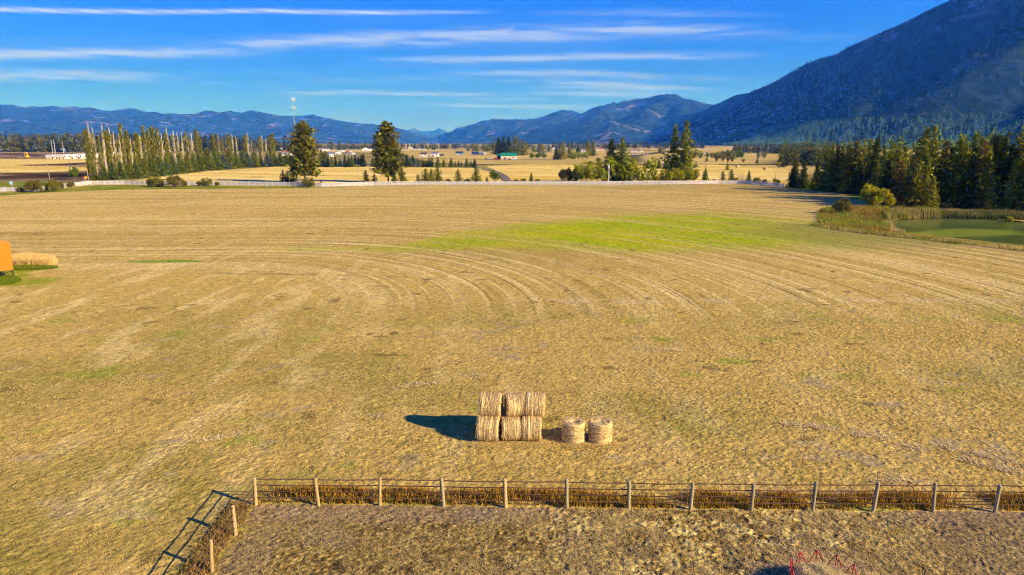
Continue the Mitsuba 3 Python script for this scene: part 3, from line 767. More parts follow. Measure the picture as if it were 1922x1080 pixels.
ASP = [('proto_aspen', 1092, 343, 312, 1.2), ('proto_yellow_tree', 1110, 343.2, 310, 1.2), ('proto_aspen', 1130, 343.2, 314, 1.2), ('proto_aspen', 1166, 343.3, 308, 1.0), ('proto_aspen_1', 1181, 343.4, 304, 1.1), ('proto_yellow_tree', 1216, 342.8, 320, 1.2), ('proto_yellow_tree', 1256, 342, 321, 1.3), ('proto_yellow_tree', 1278, 341.8, 320, 1.3), ('proto_aspen', 1296, 341.5, 319, 1.1), ('proto_yellow_tree', 1083, 342.5, 308, 1.2), ('proto_yellow_tree', 1100, 342.6, 302, 1.25), ('proto_yellow_tree', 1121, 342.6, 303, 1.3), ('proto_aspen', 1146, 343, 294, 0.95), ('proto_aspen_1', 1158, 343, 306, 0.95), ('proto_aspen', 1175, 343, 295, 1.1), ('proto_aspen_1', 1188, 343, 299, 0.95), ('proto_aspen', 1196, 343, 311, 1.2), ('proto_aspen_1', 1208, 342.6, 311, 0.9), ('proto_aspen', 1224, 342.5, 295, 0.85), ('proto_yellow_tree', 1246, 341.8, 318, 1.4), ('proto_yellow_tree', 1268, 341.5, 315, 1.4), ('proto_yellow_tree', 1287, 341, 311, 1.15), ('proto_yellow_tree', 1303, 340.8, 317, 1.4)]
for n, (pr, x, b, t, w) in enumerate(sorted(ASP, key=lambda a: a[1])):
    stand(pr, 'aspen_tree', f'yellow-green young broadleaf tree behind the white fence, {ordinal(n + 1)} from the left', x, b, t, group='yellow-green trees behind the white fence', wide=w)
SHR = [('proto_shrub', 66, 361, 338, 1.0, 'large olive bush at the left edge in front of the white fence'), ('proto_shrub_1', 96, 360, 337, 0.8, 'olive bush joined to the large left bush, on its right'), ('proto_shrub', 38, 361, 351, 1.1, 'low grey bush left of the large olive bush'), ('proto_shrub', 114, 356, 341, 0.75, 'small round bush right of the large left bushes'), ('proto_shrub', 134, 352, 341, 0.9, 'smallest bush against the white fence bend'),
       ('proto_shrub', 283, 350, 334, 0.7, 'olive bush at the left end of the bush group below the poplars'), ('proto_shrub_1', 298, 351, 331, 0.85, 'olive bush second from the left in the group below the poplars'), ('proto_shrub', 328, 352, 329, 0.95, 'widest olive bush of the group below the poplars'), ('proto_shrub', 346, 351, 339, 0.8, 'low bush at the right end of the group below the poplars'), ('proto_shrub', 374, 349, 340, 0.9, 'low bush left beside the round green bush at the fence'), ('proto_shrub_1', 389, 350, 334, 0.95, 'round green bush in front of the fence right of the bush group'), ('proto_shrub', 408, 349.5, 341, 0.8, 'thin bush right beside the round green bush at the fence'),
       ('proto_shrub_1', 579, 351, 333, 0.9, 'rounded olive bush at the foot of the left tall pine'), ('proto_shrub_dark', 564, 349.5, 342, 0.9, 'small dark bush left of the bush under the left pine'), ('proto_shrub', 603, 344, 340, 1.0, 'low bush behind the fence right of the left pine'), ('proto_shrub', 841, 343.6, 336, 1.1, 'low dome bush left of the stout young conifer behind the fence'), ('proto_shrub', 877, 343.6, 335.5, 1.1, 'low dome bush between two young conifers behind the fence'), ('proto_shrub_1', 948, 343, 338, 0.9, 'tiny bush at the foot of the curving road'),
       ('proto_shrub_1', 968, 342.6, 336, 1.1, 'low green hedge bush left of the lone spruce behind the fence'), ('proto_shrub_1', 983, 342.6, 335, 1.2, 'low green hedge bush touching the lone spruce behind the fence'), ('proto_shrub_1', 1008, 342.6, 336, 1.1, 'low green bush right of the lone spruce behind the fence'), ('proto_shrub_dark', 1062, 342.6, 315.5, 0.75, 'dark bush at the left end of the yellow-green trees'), ('proto_shrub_dark', 1074, 342.6, 318, 0.7, 'dark bush second from the left of the yellow-green trees'),
       ('proto_shrub_gold', 1135, 343, 331, 0.9, 'yellow bush at the foot of the dark clump, left of the lamp post'), ('proto_shrub_gold', 1202, 342.8, 331, 1.0, 'yellow bush right of the dark clump behind the fence'), ('proto_shrub_gold', 1233, 342, 327, 1.0, 'yellow bush left of the tall dark fir pair'), ('proto_shrub', 1340, 341.5, 336, 1.0, 'low bush right of the single dark spruce'), ('proto_shrub_gold', 1382, 341.5, 333, 0.9, 'olive bush left of the bare twiggy bush'),
       ('proto_shrub', 1420, 345, 333, 0.9, 'olive bush behind the blue-shaded fence end, leftmost'), ('proto_shrub_dark', 1436, 347, 336, 0.8, 'dark bush behind the blue-shaded fence end'), ('proto_shrub_gold', 1456, 349, 335, 0.9, 'yellow bush behind the blue-shaded fence end'), ('proto_shrub_gold', 1526, 356, 337, 0.75, 'olive-yellow bush between the dark firs at the field corner'), ('proto_shrub_gold', 1580, 363, 345, 0.7, 'yellow bush under the firs at the field edge'),
       ('proto_shrub_gold', 1633, 388, 346, 0.85, 'tall golden bush at the left tip of the pond'), ('proto_shrub_gold', 1661, 389, 354, 0.8, 'golden bush right of the tallest one by the pond'), ('proto_shrub', 1582, 402, 372, 0.75, 'grey-olive bush on the rough ground left of the pond'), ('proto_shrub', 1568, 396, 380, 0.7, 'low olive bush beside the grey one left of the pond'),
       ('proto_shrub_gold', 1893, 418, 406, 1.0, 'yellow clump of plants at the far right shore of the pond'), ('proto_shrub_dark', 1690, 391, 378, 1.1, 'dark bush under the conifers at the pond'), ('proto_shrub_dark', 1775, 394, 380, 1.2, 'dark bush on the shaded far shore of the pond'), ('proto_shrub_dark', 1850, 396, 378, 1.2, 'dark bush on the far shore near the leaning birch'), ('proto_shrub_dark', 1915, 398, 378, 1.2, 'dark bush on the far shore at the right edge')]
for pr, x, b, t, w, lab in SHR:
    stand(pr, 'bush', lab, x, b, t, cat='bush', wide=w)
# low bushes of the treeline behind the far farm
# poplar row: (x, top, prototype)
PO = [(171, 243, 4), (177, 226, 1), (184, 237, 0), (194, 252, 2), (202, 232, 0), (209, 245, 5), (215, 238, 0), (222, 244, 1), (232, 251, 0), (236, 231.5, 3), (246, 244, 4), (252, 259, 0), (258, 262, 2), (263.5, 248, 5), (270, 251, 0), (278, 233, 2), (285, 243, 3), (293.6, 238, 4), (303, 240.5, 3), (310, 251, 0), (317, 249, 4), (320, 235.6, 1), (332, 244, 0), (339, 246, 1), (347, 245, 0), (356, 244, 2), (365, 246, 1), (374, 243, 3), (380, 256, 5), (405, 253, 4), (414, 249, 1), (421, 262, 2), (434, 248, 2), (440, 249, 0), (447, 255, 0), (463, 252, 5), (468, 248, 0), (475, 260, 1), (490, 256, 3), (495, 252, 0), (502, 258, 1), (510, 256, 5), (515, 250, 4)]
PNAME = {'bare': 'nearly leafless grey poplar', 'halfbare': 'half-bare grey and green poplar', 'leafy': 'leafy green poplar'}
for n, (x, t, i) in enumerate(PO):
    b = float(np.interp(x, [171, 240, 300, 380, 450, 520], [334, 331, 326, 318, 312, 309]))
    stand(f'proto_poplar_{i}', 'poplar_tree', f'{PNAME[POP[i][0]]} in the tall left row, {ordinal(n + 1)} from its left end', x, b, t, group='tall poplars in the left row', wide=rng.uniform(0.72, 1.02))
# spruces in front of the poplars
SPR = [(178, 338, 310, 1), (197, 338, 311, 0), (213, 337.5, 304, 2), (228, 337, 303, 0), (243, 336, 306, 1), (257, 335.5, 300, 0), (271, 334.5, 297, 1), (286, 333, 293, 0), (300, 331.5, 294, 2), (313, 330, 293, 0), (326, 328, 291, 2), (340, 326.5, 293, 0), (352, 325, 290, 1), (364, 323.5, 291, 0), (376, 322, 290, 2), (392, 320, 276, 1), (407, 319, 279, 0), (420, 318, 288, 3), (431, 317, 277, 1), (444, 316, 284, 0), (456, 314.5, 281, 2), (466, 314, 288, 3), (479, 313.5, 283, 1), (490, 313, 291, 0), (503, 313, 289, 3), (517, 313, 290, 0), (527, 313, 286, 2), (537, 313, 287, 0), (548, 313, 292, 1)]
for n, (x, b, t, i) in enumerate(SPR):
    pr = 'proto_spruce_blue' if i == 3 else f'proto_spruce_{i}'
    stand(pr, 'spruce_tree', f'{"blue-grey" if i == 3 else "green"} spruce in front of the poplars, {ordinal(n + 1)} from the left of that row', x, b, t, group='spruces below the poplar row', wide=rng.uniform(1.15, 1.4))
stand('proto_green_tree', 'round_tree', 'small leafy green tree by the ploughed field left of the poplars', 140, 338, 313, wide=0.9)
# spruce and cedar hedge behind the stubble field
HED = [(604, 281, 1), (612, 283, 1), (600, 297, 1), (607, 297, 3), (616, 296, 4), (623, 295, 1), (630, 294, 4), (639, 298, 3), (648, 292, 4), (655, 295, 4), (661, 293, 0), (667, 291, 4), (673, 294, 3), (679, 291, 4), (683, 289, 4), (700, 295, 1), (712, 296, 0), (748, 293, 0), (757, 296, 1), (764, 292, 4), (770, 297, 0), (775, 292, 4), (785, 299, 0), (794, 299, 1), (800, 300, 4), (806, 296, 0), (811, 296, 4), (822, 295, 0), (833, 299, 1), (847, 297, 0), (855, 303, 1), (861, 302, 4), (866, 303, 4), (876, 298, 0), (884, 302, 3)]
for n, (x, t, i) in enumerate(sorted(HED)):
    pr = {3: 'proto_spruce_blue', 4: 'proto_cedar'}.get(i, f'proto_spruce_{i}')
    stand(pr, 'hedge_conifer', f'{"slim dark cedar" if i == 4 else "blue-grey spruce" if i == 3 else "green spruce"} of the hedge behind the stubble field, {ordinal(n + 1)} from its left', x, 313.5 + 0.6 * rng.uniform(-1, 1), t, group='hedge of conifers behind the stubble field', wide=rng.uniform(1.0, 1.3))
HED2 = [(1236, 298), (1210, 303), (1216, 300), (1229, 301), (1247, 303), (1253, 301)]
for n, (x, t) in enumerate(sorted(HED2)):
    stand('proto_spruce_0', 'hedge_conifer', f'dark hedge spruce left of the tall fir pair, {ordinal(n + 1)} from the left', x, 317, t, group='dark hedge left of the fir pair', wide=1.2)
# mid-distance groves by the green-roofed barn
GRV = [('proto_far', 927, 290, 258, 'left edge of the tall grove behind the green-roofed barn'), ('proto_fir_dark', 936, 291, 257, 'blue-black trees of the grove behind the green-roofed barn'), ('proto_fir_dark', 944, 291, 256, 'blue-black trees of the grove behind the green-roofed barn'), ('proto_fir_dark', 955, 291, 255, 'blue-black trees of the grove behind the green-roofed barn'), ('proto_fir_0', 965, 292, 257, 'greenish trees of the grove behind the green-roofed barn'), ('proto_fir_1', 970, 292, 256, 'greenish trees of the grove behind the green-roofed barn'), ('proto_fir_0', 977, 292, 261, 'greenish trees of the grove behind the green-roofed barn'), ('proto_fir_3', 985, 292, 264, 'brownish tree at the right end of the grove behind the barn')]
for pr, x, b, t, lab in GRV:
    stand(pr, 'tall_conifer', f'tall conifer of the grove behind the green-roofed barn, {ORD[[q_[1] for q_ in GRV].index(x)]} from the left', x, b, t, group='grove behind the green-roofed barn', wide=1.35)
FAR1 = [(879, 284, 271, 1.3), (890, 284, 268, 1.2), (895, 284, 269, 1.2), (909, 285, 267, 1.1), (916, 285, 267, 1.1), (1002, 286, 270, 1.3), (1010, 286, 272, 1.3), (1017, 286, 269, 1.3), (1030, 285, 270, 1.3), (1044, 300, 271, 1.05), (1056, 300, 264, 1.05), (1069, 297, 268, 1.1), (1085, 288, 268, 1.2), (1104, 293, 262, 1.0), (1114, 293, 263, 0.9), (1050, 298, 279, 1.1), (1075, 299, 281, 1.1), (1365, 320, 305, 1.3), (1421, 307, 295, 1.3)]
for n, (x, b, t, w) in enumerate(sorted(FAR1)):
    stand('proto_fir_dark' if x in (1044, 1085) else f'proto_fir_{n % 4}', 'lone_conifer', f'scattered far conifer on the valley farms, {ordinal(n + 1)} from the left', x, b, t, group='scattered conifers on the far farms', wide=w)
BRD = [('proto_green_tree', 999, 299, 287, 1.3), ('proto_green_tree', 1011, 299, 286, 1.3), ('proto_green_tree', 1022, 299, 286, 1.2), ('proto_green_tree', 804, 283, 273, 0.8), ('proto_green_tree', 815, 284, 273, 1.3), ('proto_yellow_tree', 803, 284, 274, 1.0), ('proto_aspen', 1078, 301, 286, 1.2), ('proto_aspen', 1086, 301, 284, 1.2), ('proto_aspen', 1094, 301, 286, 1.3), ('proto_aspen', 1101, 301, 284, 1.2), ('proto_shrub_1', 1124, 303, 296, 1.0), ('proto_willow', 1241, 289, 276, 1.1), ('proto_willow', 1303, 297, 284, 1.1), ('proto_willow', 1314, 298, 285, 1.0), ('proto_willow', 1327, 297, 286, 1.0), ('proto_willow', 1336, 297, 286, 1.0), ('proto_willow', 1345, 303, 285, 0.9), ('proto_willow', 1356, 303, 283, 0.9), ('proto_willow', 1366, 304, 281, 0.9), ('proto_willow', 1374, 304, 283, 0.8), ('proto_green_tree', 1383, 300, 281, 0.9), ('proto_green_tree', 1391, 300, 281, 0.8), ('proto_willow', 1424, 297, 286, 1.0), ('proto_willow', 1434, 297, 285, 1.0), ('proto_willow', 1326, 304, 297, 1.2), ('proto_willow', 1395, 305, 298, 1.2), ('proto_shrub_gold', 1462, 315, 304, 1.0), ('proto_shrub_dark', 1472, 315, 303, 1.0)]
BL, BR_ = sorted(q_[1] for q_ in BRD if q_[1] < 900), sorted(q_[1] for q_ in BRD if q_[1] > 900)
for pr, x, b, t, w in BRD:
    lab = f'rounded leafy tree above the far sheds, {ORD[BL.index(x)]} of three from the left' if x < 900 else f'rounded leafy tree among the far farms, {ordinal(BR_.index(x) + 1)} rightwards from the barn grove'
    stand(pr, 'leafy_tree', lab, x, b, t, group='rounded trees among the far farms', wide=w)
# the conifer wood on the right
WOOD = [('proto_fir_dark', 1488, 353, 299, 1.0), ('proto_fir_browntop', 1492, 350, 296, 0.8), ('proto_fir_dark', 1506, 354, 302, 1.1), ('proto_fir_2', 1546, 358, 278, 1.0), ('proto_fir_0', 1556, 359, 271, 0.95), ('proto_fir_browntop', 1565, 360, 272, 0.95), ('proto_fir_1', 1576, 360, 273, 0.9), ('proto_fir_3', 1587, 361, 267, 0.9), ('proto_fir_browntop', 1599, 361, 263, 1.0), ('proto_fir_1', 1614, 362, 262, 1.0), ('proto_fir_0', 1625, 364, 262, 0.95), ('proto_fir_dark', 1636, 368, 259, 0.95), ('proto_fir_2', 1652, 366, 272, 0.9), ('proto_fir_0', 1665, 374, 270, 0.9), ('proto_fir_1', 1677, 377, 268, 0.95), ('proto_fir_rust', 1683, 387, 301, 1.25), ('proto_fir_0', 1690, 376, 275, 0.9), ('proto_fir_1', 1702, 384, 291, 0.9),
        ('proto_fir_3', 1724, 380, 239, 0.85), ('proto_fir_1', 1740, 381, 238, 0.95), ('proto_fir_1', 1725, 386, 264, 0.85), ('proto_fir_3', 1717, 389, 301, 0.95), ('proto_fir_1', 1734, 389, 297, 0.95), ('proto_fir_browntop', 1763, 386, 264, 0.95), ('proto_fir_1', 1748, 391, 331, 0.9), ('proto_fir_0', 1788, 388, 260, 1.0), ('proto_fir_1', 1799, 389, 267, 0.95), ('proto_fir_dark', 1776, 384, 276, 1.0), ('proto_fir_2', 1814, 386, 250, 0.72), ('proto_fir_0', 1827, 385, 257, 0.75), ('proto_fir_rust', 1833, 391, 264, 0.98), ('proto_fir_1', 1843, 392, 276, 0.95), ('proto_fir_browntop', 1851, 388, 252, 0.85), ('proto_fir_0', 1861, 388, 253, 0.85), ('proto_fir_dark', 1870, 388, 257, 0.85), ('proto_fir_dark', 1884, 391, 270, 0.95), ('proto_fir_1', 1903, 390, 235, 0.9), ('proto_fir_3', 1916, 392, 248, 0.85), ('proto_fir_1', 1893, 394, 300, 0.8), ('proto_fir_0', 1928, 394, 244, 0.9), ('proto_fir_1', 1948, 396, 250, 0.9), ('proto_fir_2', 1972, 397, 240, 0.9), ('proto_fir_dark', 1812, 391, 300, 1.0), ('proto_fir_dark', 1758, 389, 300, 1.0), ('proto_fir_dark', 1660, 379, 300, 1.1), ('proto_fir_dark', 1608, 364, 300, 1.1), ('proto_fir_2', 1640, 372, 300, 1.0), ('proto_fir_dark', 1532, 356, 300, 1.0)]
KIND = {'proto_fir_dark': 'black-green fir', 'proto_fir_rust': 'rust-brown dying fir', 'proto_fir_browntop': 'fir with a brownish top', 'proto_pine_0': 'tall broad pine', 'proto_pine_1': 'tall broad pine', 'proto_pine_2': 'tall broad pine', 'proto_fir_0': 'dark green fir', 'proto_fir_1': 'olive fir', 'proto_fir_2': 'deep green fir', 'proto_fir_3': 'yellowish fir'}
order = {i: n for n, i in enumerate(sorted(range(len(WOOD)), key=lambda i: WOOD[i][1]))}
for i, (pr, x, b, t, w) in enumerate(WOOD):
    stand(pr, 'wood_conifer', f'{KIND[pr]} at the front of the right wood, {ordinal(order[i] + 1)} from left', x, b, t, group='front trees of the right-hand wood', wide=w)


def forest(name, label, spots, protos, seed):
    """a wood that reads as one mass: instances of one object"""
    q = np.random.default_rng(seed)
    k = key_for(name)
    labels[k] = {'label': label, 'category': 'forest', 'kind': 'stuff'}
    for i, (x, y, z, h, w) in enumerate(spots):
        pr = protos[int(q.integers(len(protos)))]
        scene[f'{k}__{i + 1:03d}'] = {'type': 'instance', 'to_world': T().translate([float(x), float(y), float(z)]).rotate([0, 0, 1], float(q.uniform(0, 360))).scale([float(h * w), float(h * w), float(h)]), 'of': {'type': 'ref', 'id': pr}}


def flat_proto(name, src, seed, **kw):
    conifer(name, seed, **kw)
    d = scene[name]
    # one mesh: trunk too small to see
    scene[name] = {'type': 'shapegroup', 'tree': d['crown']}


for nm, sd, col, r in (('stuff_far', 201, (0.090, 0.098, 0.017), 0.19), ('stuff_far_dark', 202, (0.034, 0.048, 0.018), 0.17), ('stuff_far_olive', 203, (0.14, 0.135, 0.022), 0.20)):
    flat_proto(nm, None, sd, r=r, z0=0.02, levels=12, per=5, kcl=2, k=2, size=0.13, col=col, ragged=0.3, gaps=0.05, power=0.7)
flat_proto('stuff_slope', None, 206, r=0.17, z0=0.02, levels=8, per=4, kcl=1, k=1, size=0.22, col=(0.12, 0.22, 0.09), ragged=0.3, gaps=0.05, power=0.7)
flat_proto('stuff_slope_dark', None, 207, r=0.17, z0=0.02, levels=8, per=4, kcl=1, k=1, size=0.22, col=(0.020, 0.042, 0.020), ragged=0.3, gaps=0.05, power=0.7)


def band(n, xs, base, top, seed, deep=0.25, wide=1.0):
    """trees whose feet lie along pixel rows base(x) and whose tops reach about top(x), some standing further back"""
    q = np.random.default_rng(seed)
    out = []
    bx, by = zip(*base); tx, ty = zip(*top)
    for _ in range(n):
        x = q.uniform(*xs)
        p = g(x, np.interp(x, bx, by))
        f = 1 + deep * q.random() ** 1.3
        h = at(x, np.interp(x, tx, ty), p[1])[2] * q.uniform(0.78, 1.15)
        out.append((p[0] * f, p[1] * f, -0.3, h, wide * q.uniform(0.85, 1.3)))
    return out


forest('far_forest', 'dense far conifer forest along the left horizon behind the trailers', band(700, (-350, 560), [(-350, 285), (0, 285.5), (176, 286), (560, 284)], [(-350, 252), (0, 251), (100, 253), (170, 253), (260, 254), (400, 254), (560, 262)], 1, 0.35), ['stuff_far', 'stuff_far_dark', 'stuff_far_olive'], 1)
forest('far_forest', 'mixed far tree belt behind the village', band(170, (540, 725), [(540, 282), (725, 281)], [(540, 262), (590, 268), (620, 266), (660, 269), (725, 270)], 2, 0.4), ['stuff_far', 'stuff_far_dark', 'stuff_far_olive'], 2)
forest('far_forest', 'thin dark far tree belt at the foot of the middle mountain', band(520, (700, 1320), [(700, 280), (900, 280), (1320, 279)], [(700, 268.5), (900, 268), (1100, 267), (1320, 267)], 3, 0.6), ['stuff_far_dark', 'stuff_far'], 3)
forest('far_forest', 'blue-green far wood below the shaded mountain foot', band(170, (1376, 1500), [(1376, 288), (1460, 289), (1500, 290)], [(1376, 272), (1430, 273), (1500, 271)], 4, 0.4), ['stuff_far_dark', 'stuff_far'], 4)
forest('wood', 'dense conifers standing behind the front trees of the right-hand wood', band(90, (1466, 1560), [(1466, 308), (1530, 312), (1560, 316)], [(1466, 270), (1500, 268), (1560, 268)], 5, 0.3) + band(170, (1545, 2250), [(1545, 340), (1640, 352), (1760, 370), (1922, 376), (2250, 380)], [(1545, 274), (1640, 268), (1740, 262), (1922, 258), (2250, 250)], 6, 0.5), ['proto_far', 'proto_far_dark', 'proto_far'], 5)


def on_slope(n, rows, cols, seed, h, protos, name, label, zmin=-10, zmax=5000):
    q = np.random.default_rng(seed)
    out = []
    for _ in range(n):
        a, b = q.uniform(*rows), q.uniform(*cols)
        i, j = int(a), int(b)
        u, v = a - i, b - j
        p = (G_near[i, j] * (1 - u) + G_near[i + 1, j] * u) * (1 - v) + (G_near[i, j + 1] * (1 - u) + G_near[i + 1, j + 1] * u) * v
        if p[2] < zmin or p[2] > zmax: continue
        out.append((p[0], p[1], p[2] - 0.5, h * q.uniform(0.7, 1.3), q.uniform(0.9, 1.3)))
    forest(name, label, out, protos, seed)


# columns of the slope grid that lie on the right of the picture
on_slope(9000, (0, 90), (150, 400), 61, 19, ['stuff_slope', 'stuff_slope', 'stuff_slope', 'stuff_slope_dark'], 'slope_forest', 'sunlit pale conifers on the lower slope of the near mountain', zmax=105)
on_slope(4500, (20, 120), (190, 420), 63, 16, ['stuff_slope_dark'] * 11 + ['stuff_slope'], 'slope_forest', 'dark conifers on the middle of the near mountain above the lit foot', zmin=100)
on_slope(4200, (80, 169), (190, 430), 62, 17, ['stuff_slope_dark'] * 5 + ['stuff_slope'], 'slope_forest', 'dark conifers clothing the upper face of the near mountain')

# the leaning birch, a bare twiggy bush
kb = thing('birch_tree', 'thin white-barked birch leaning at the far shore of the pond', 'tree')
b0, b1 = g(1873, 392), at(1864, 345, g(1873, 392)[1])
m = MB().tube([b0 - [0, 0, 0.1], (b0 + b1) / 2 + [-0.15, 0, 0], b1, b1 + (b1 - b0) * 0.25], [0.17, 0.13, 0.08, 0.03], (0.50, 0.52, 0.50), 6)
part(kb, 'trunk', m.shape())
q = np.random.default_rng(4)
P = b1 + q.normal(0, 1, (220, 3)) * [1.0, 0.9, 1.1]
tri, c = leafset(P, q.normal(0, 1, P.shape) / 1.7, np.full(len(P), 0.42), 1, q, (0.20, 0.17, 0.03))
part(kb, 'crown', soup(tri, c))
kb = thing('bare_bush', 'leafless pale twiggy bush behind the right end of the white fence', 'bush')
m, q, b0 = MB(), np.random.default_rng(5), g(1394, 342)
for i in range(40):
    e = np.array([q.normal(0, 1.9), q.normal(0, 1.2), q.uniform(2.2, 4.8)])
    m.tube([b0 + e * [0.1, 0.1, 0], b0 + e * [0.5, 0.5, 0.5], b0 + e], [0.06, 0.05, 0.02], (0.36, 0.30, 0.22), 3, cap=False)
part(kb, 'twigs', m.shape(), kind='stuff')

# ------------------------------------------------------------------ paddock fence: round posts, four rusty rails
def post_mesh(h, r, col, seed):
    q = np.random.default_rng(seed)
    prof = [(-0.25, r), (0.02, r), (h * 0.5, r * 0.97), (h - 0.05, r * 0.95), (h - 0.015, r * 0.8), (h, r * 0.25)]
    m = MB()
    sides = 12
    v, f = [], []
    for z, rr in prof:
        a = np.arange(sides) * 2 * PI / sides
        v.append(np.stack([rr * np.cos(a), rr * np.sin(a), np.full(sides, z)], 1))
    v = np.vstack(v)
    for k in range(len(prof) - 1):
        for j in range(sides):
            A, B, C, D = k * sides + j, k * sides + (j + 1) % sides, (k + 1) * sides + (j + 1) % sides, (k + 1) * sides + j
            f += [[A, B, C], [A, C, D]]
    n = len(v); v = np.vstack([v, [[0, 0, h]]])
    f += [[(len(prof) - 1) * sides + j, (len(prof) - 1) * sides + (j + 1) % sides, n] for j in range(sides)]
    c = np.asarray(col)[None] * (0.8 + 0.4 * meshkit.noise(v * [30, 30, 4], seed))[:, None]
    return m.add(v, f, c)


kf = thing('paddock_fence', 'round-post paddock fence with four thin rusty rails along the foreground', 'fence')
fence_pts = side_pts[::-1] + back_pts
q = np.random.default_rng(8)
POSTH = 1.52
for i, p in enumerate(fence_pts):
    tan = i < 7 or i == 8
    col = np.array((0.40, 0.29, 0.13) if tan else (0.34, 0.29, 0.17)) * q.uniform(0.85, 1.15)
    s = post_mesh(POSTH * q.uniform(0.95, 1.06), 0.095 * q.uniform(0.85, 1.12), col, 300 + i).shape(smooth=True)
    s['to_world'] = T().translate([p[0], p[1], 0]).rotate([0, 1, 0], float(q.normal(0, 1.6))).rotate([1, 0, 0], float(q.normal(0, 1.6)))
    part(kf, 'post', s)
for a, b in zip(fence_pts[:-1], fence_pts[1:]):
    u = (b - a) / np.linalg.norm(b - a)
    for hh in (1.40, 1.08, 0.75, 0.42):
        e0, e1 = a + u * 0.05 + [0, 0, hh + q.normal(0, 0.008)], b - u * 0.05 + [0, 0, hh + q.normal(0, 0.008)]
        mid = (e0 + e1) / 2 - [0, 0, float(q.uniform(0.005, 0.035))]
        m = MB().tube([e0, mid, e1], 0.026, np.array((0.11, 0.06, 0.045)) * q.uniform(0.8, 1.25), 6)
        part(kf, 'rail', m.shape(smooth=True))

# tall dead grass along the fence
q = np.random.default_rng(9)
n = 13000
t = q.uniform(0, len(back_pts) - 1.001, n)
i = t.astype(int)
bp = np.array(back_pts)
P = bp[i] * (1 - (t - i))[:, None] + bp[i + 1] * (t - i)[:, None]
off = q.uniform(0.15, 1.55, n)
dens = meshkit.fbm(np.stack([P[:, 0] * 0.6, off * 0.8, 0 * off], -1), 2, 4)
start = np.clip((t - 0.05) / 0.5, 0.0, 1)
P = P + np.stack([0 * off, off, 0 * off], 1)
keep = (q.random(n) < np.clip((dens - 0.22) * 3, 0.05, 1)) & (q.random(n) < 0.35 + 0.65 * start)
P = P[keep]; off = off[keep]; dens = dens[keep]
n = len(P)
mixc = np.clip(q.normal(0.45, 0.3, (n, 1)) + (off[:, None] - 0.8) * 0.3, 0, 1)
col = np.array((0.36, 0.29, 0.03)) * (1 - mixc) + np.array((0.50, 0.215, 0.045)) * mixc
tri, c = blades(P, 0.18 + 0.60 * np.clip(dens, 0, 1) * np.clip(1.2 - np.abs(off - 0.9), 0.4, 1), 0.035, 0.35, col, 10, 0.35)
k = thing('tall_grass', 'strip of tall rusty brown and yellow grass behind the paddock fence', 'grass', kind='stuff'); scene[k] = soup(tri, c)
n = 2200
t = q.uniform(0, len(side_pts) - 0.01, n)
allp = np.array([back_pts[0]] + side_pts)
i = t.astype(int)
P = allp[i] * (1 - (t - i))[:, None] + allp[i + 1] * (t - i)[:, None]
P = P + np.stack([-q.uniform(0.05, 1.3, n), q.normal(0, 0.1, n), 0 * t], 1)
P = P[q.random(n) < 0.6]
tri, c = blades(P, 0.36, 0.03, 0.8, (0.34, 0.22, 0.05), 12, 0.4)
k = thing('tall_grass', 'brown bent grass along the side fence at the paddock corner', 'grass', kind='stuff'); scene[k] = soup(tri, c)

# short grass and straw over the near field, real blades
n = 190000
y = 24.5 + 46 * q.random(n) ** 1.4
x = (q.random(n) * 2 - 1) * (y * 0.78 + 3)
P = np.column_stack([x, y, relief(x, y, 0.085) * 0 + 0.0])
ok = ~contains_xy(paddock_poly.buffer(0.05), x, y)
P = P[ok]
tone = meshkit.fbm(P * [0.25, 0.35, 0], 3, 6)[:, None]
a = np.clip((tone - 0.42) * 5, 0, 1)
col = np.array((0.52, 0.39, 0.14)) * (1 - a) + np.array((0.31, 0.255, 0.05)) * a
tri, c = blades(P, 0.085, 0.02, 2.0, col, 14, 0.30, flat=0.3)
k = thing('field_grass', 'short dry stubble and straw over the near hay field', 'grass', kind='stuff'); scene[k] = soup(tri, c)

# straw raked into low clumps on the left of the field, two straw-strewn tracks on the right
n = 160000
x, y = q.uniform(-62, 8, n), q.uniform(36, 82, n)
cl = meshkit.fbm(np.stack([x * 0.75 + 0.1 * y, y * 0.22, 0 * x], -1), 3, 51) * 0.6 + meshkit.fbm(np.stack([x * 1.4, y * 1.4, 0 * x], -1), 2, 52) * 0.4
ok = (q.random(n) < np.clip((cl - 0.53) * 9, 0, 1)) & (np.abs(x) < y * 0.78 + 3)
x, y = x[ok], y[ok]
tri, c = blades(np.column_stack([x, y, 0 * x + 0.02]), 0.17, 0.022, 1.7, np.array((0.62, 0.49, 0.19)), 53, 0.25, flat=0.35)
k = thing('straw_clumps', 'pale clumps of raked straw on the left half of the hay field', 'straw', kind='stuff'); scene[k] = soup(tri, c)
tri_, c_ = [], []
for ln, wd, nn in ((gp((1470, 797), (1560, 806), (1660, 822), (1760, 838), (1922, 872)), 0.28, 1500), (gp((1600, 816), (1700, 838), (1800, 862), (1922, 890)), 0.25, 1200), (gp((1640, 903), (1740, 907)), 0.3, 300), (gp((740, 730), (800, 722), (840, 720)), 0.2, 220), (gp((1180, 655), (1230, 658), (1290, 657)), 0.4, 260), (gp((360, 830), (420, 822), (500, 800)), 0.22, 380)):
    L_ = LineString(smooth_line(ln, 6))
    t = q.random(nn)
    t = t[meshkit.noise(np.stack([t * 14, 0 * t + nn, 0 * t], -1), 5) > 0.36]
    P = np.array([L_.interpolate(a, normalized=True).coords[0] for a in t]) + q.normal(0, wd, (len(t), 2))
    a, b = blades(np.column_stack([P, 0 * t + 0.02]), 0.30, 0.03, 1.7, (0.66, 0.55, 0.30), nn, 0.25, flat=0.5)
    tri_.append(a); c_.append(b)
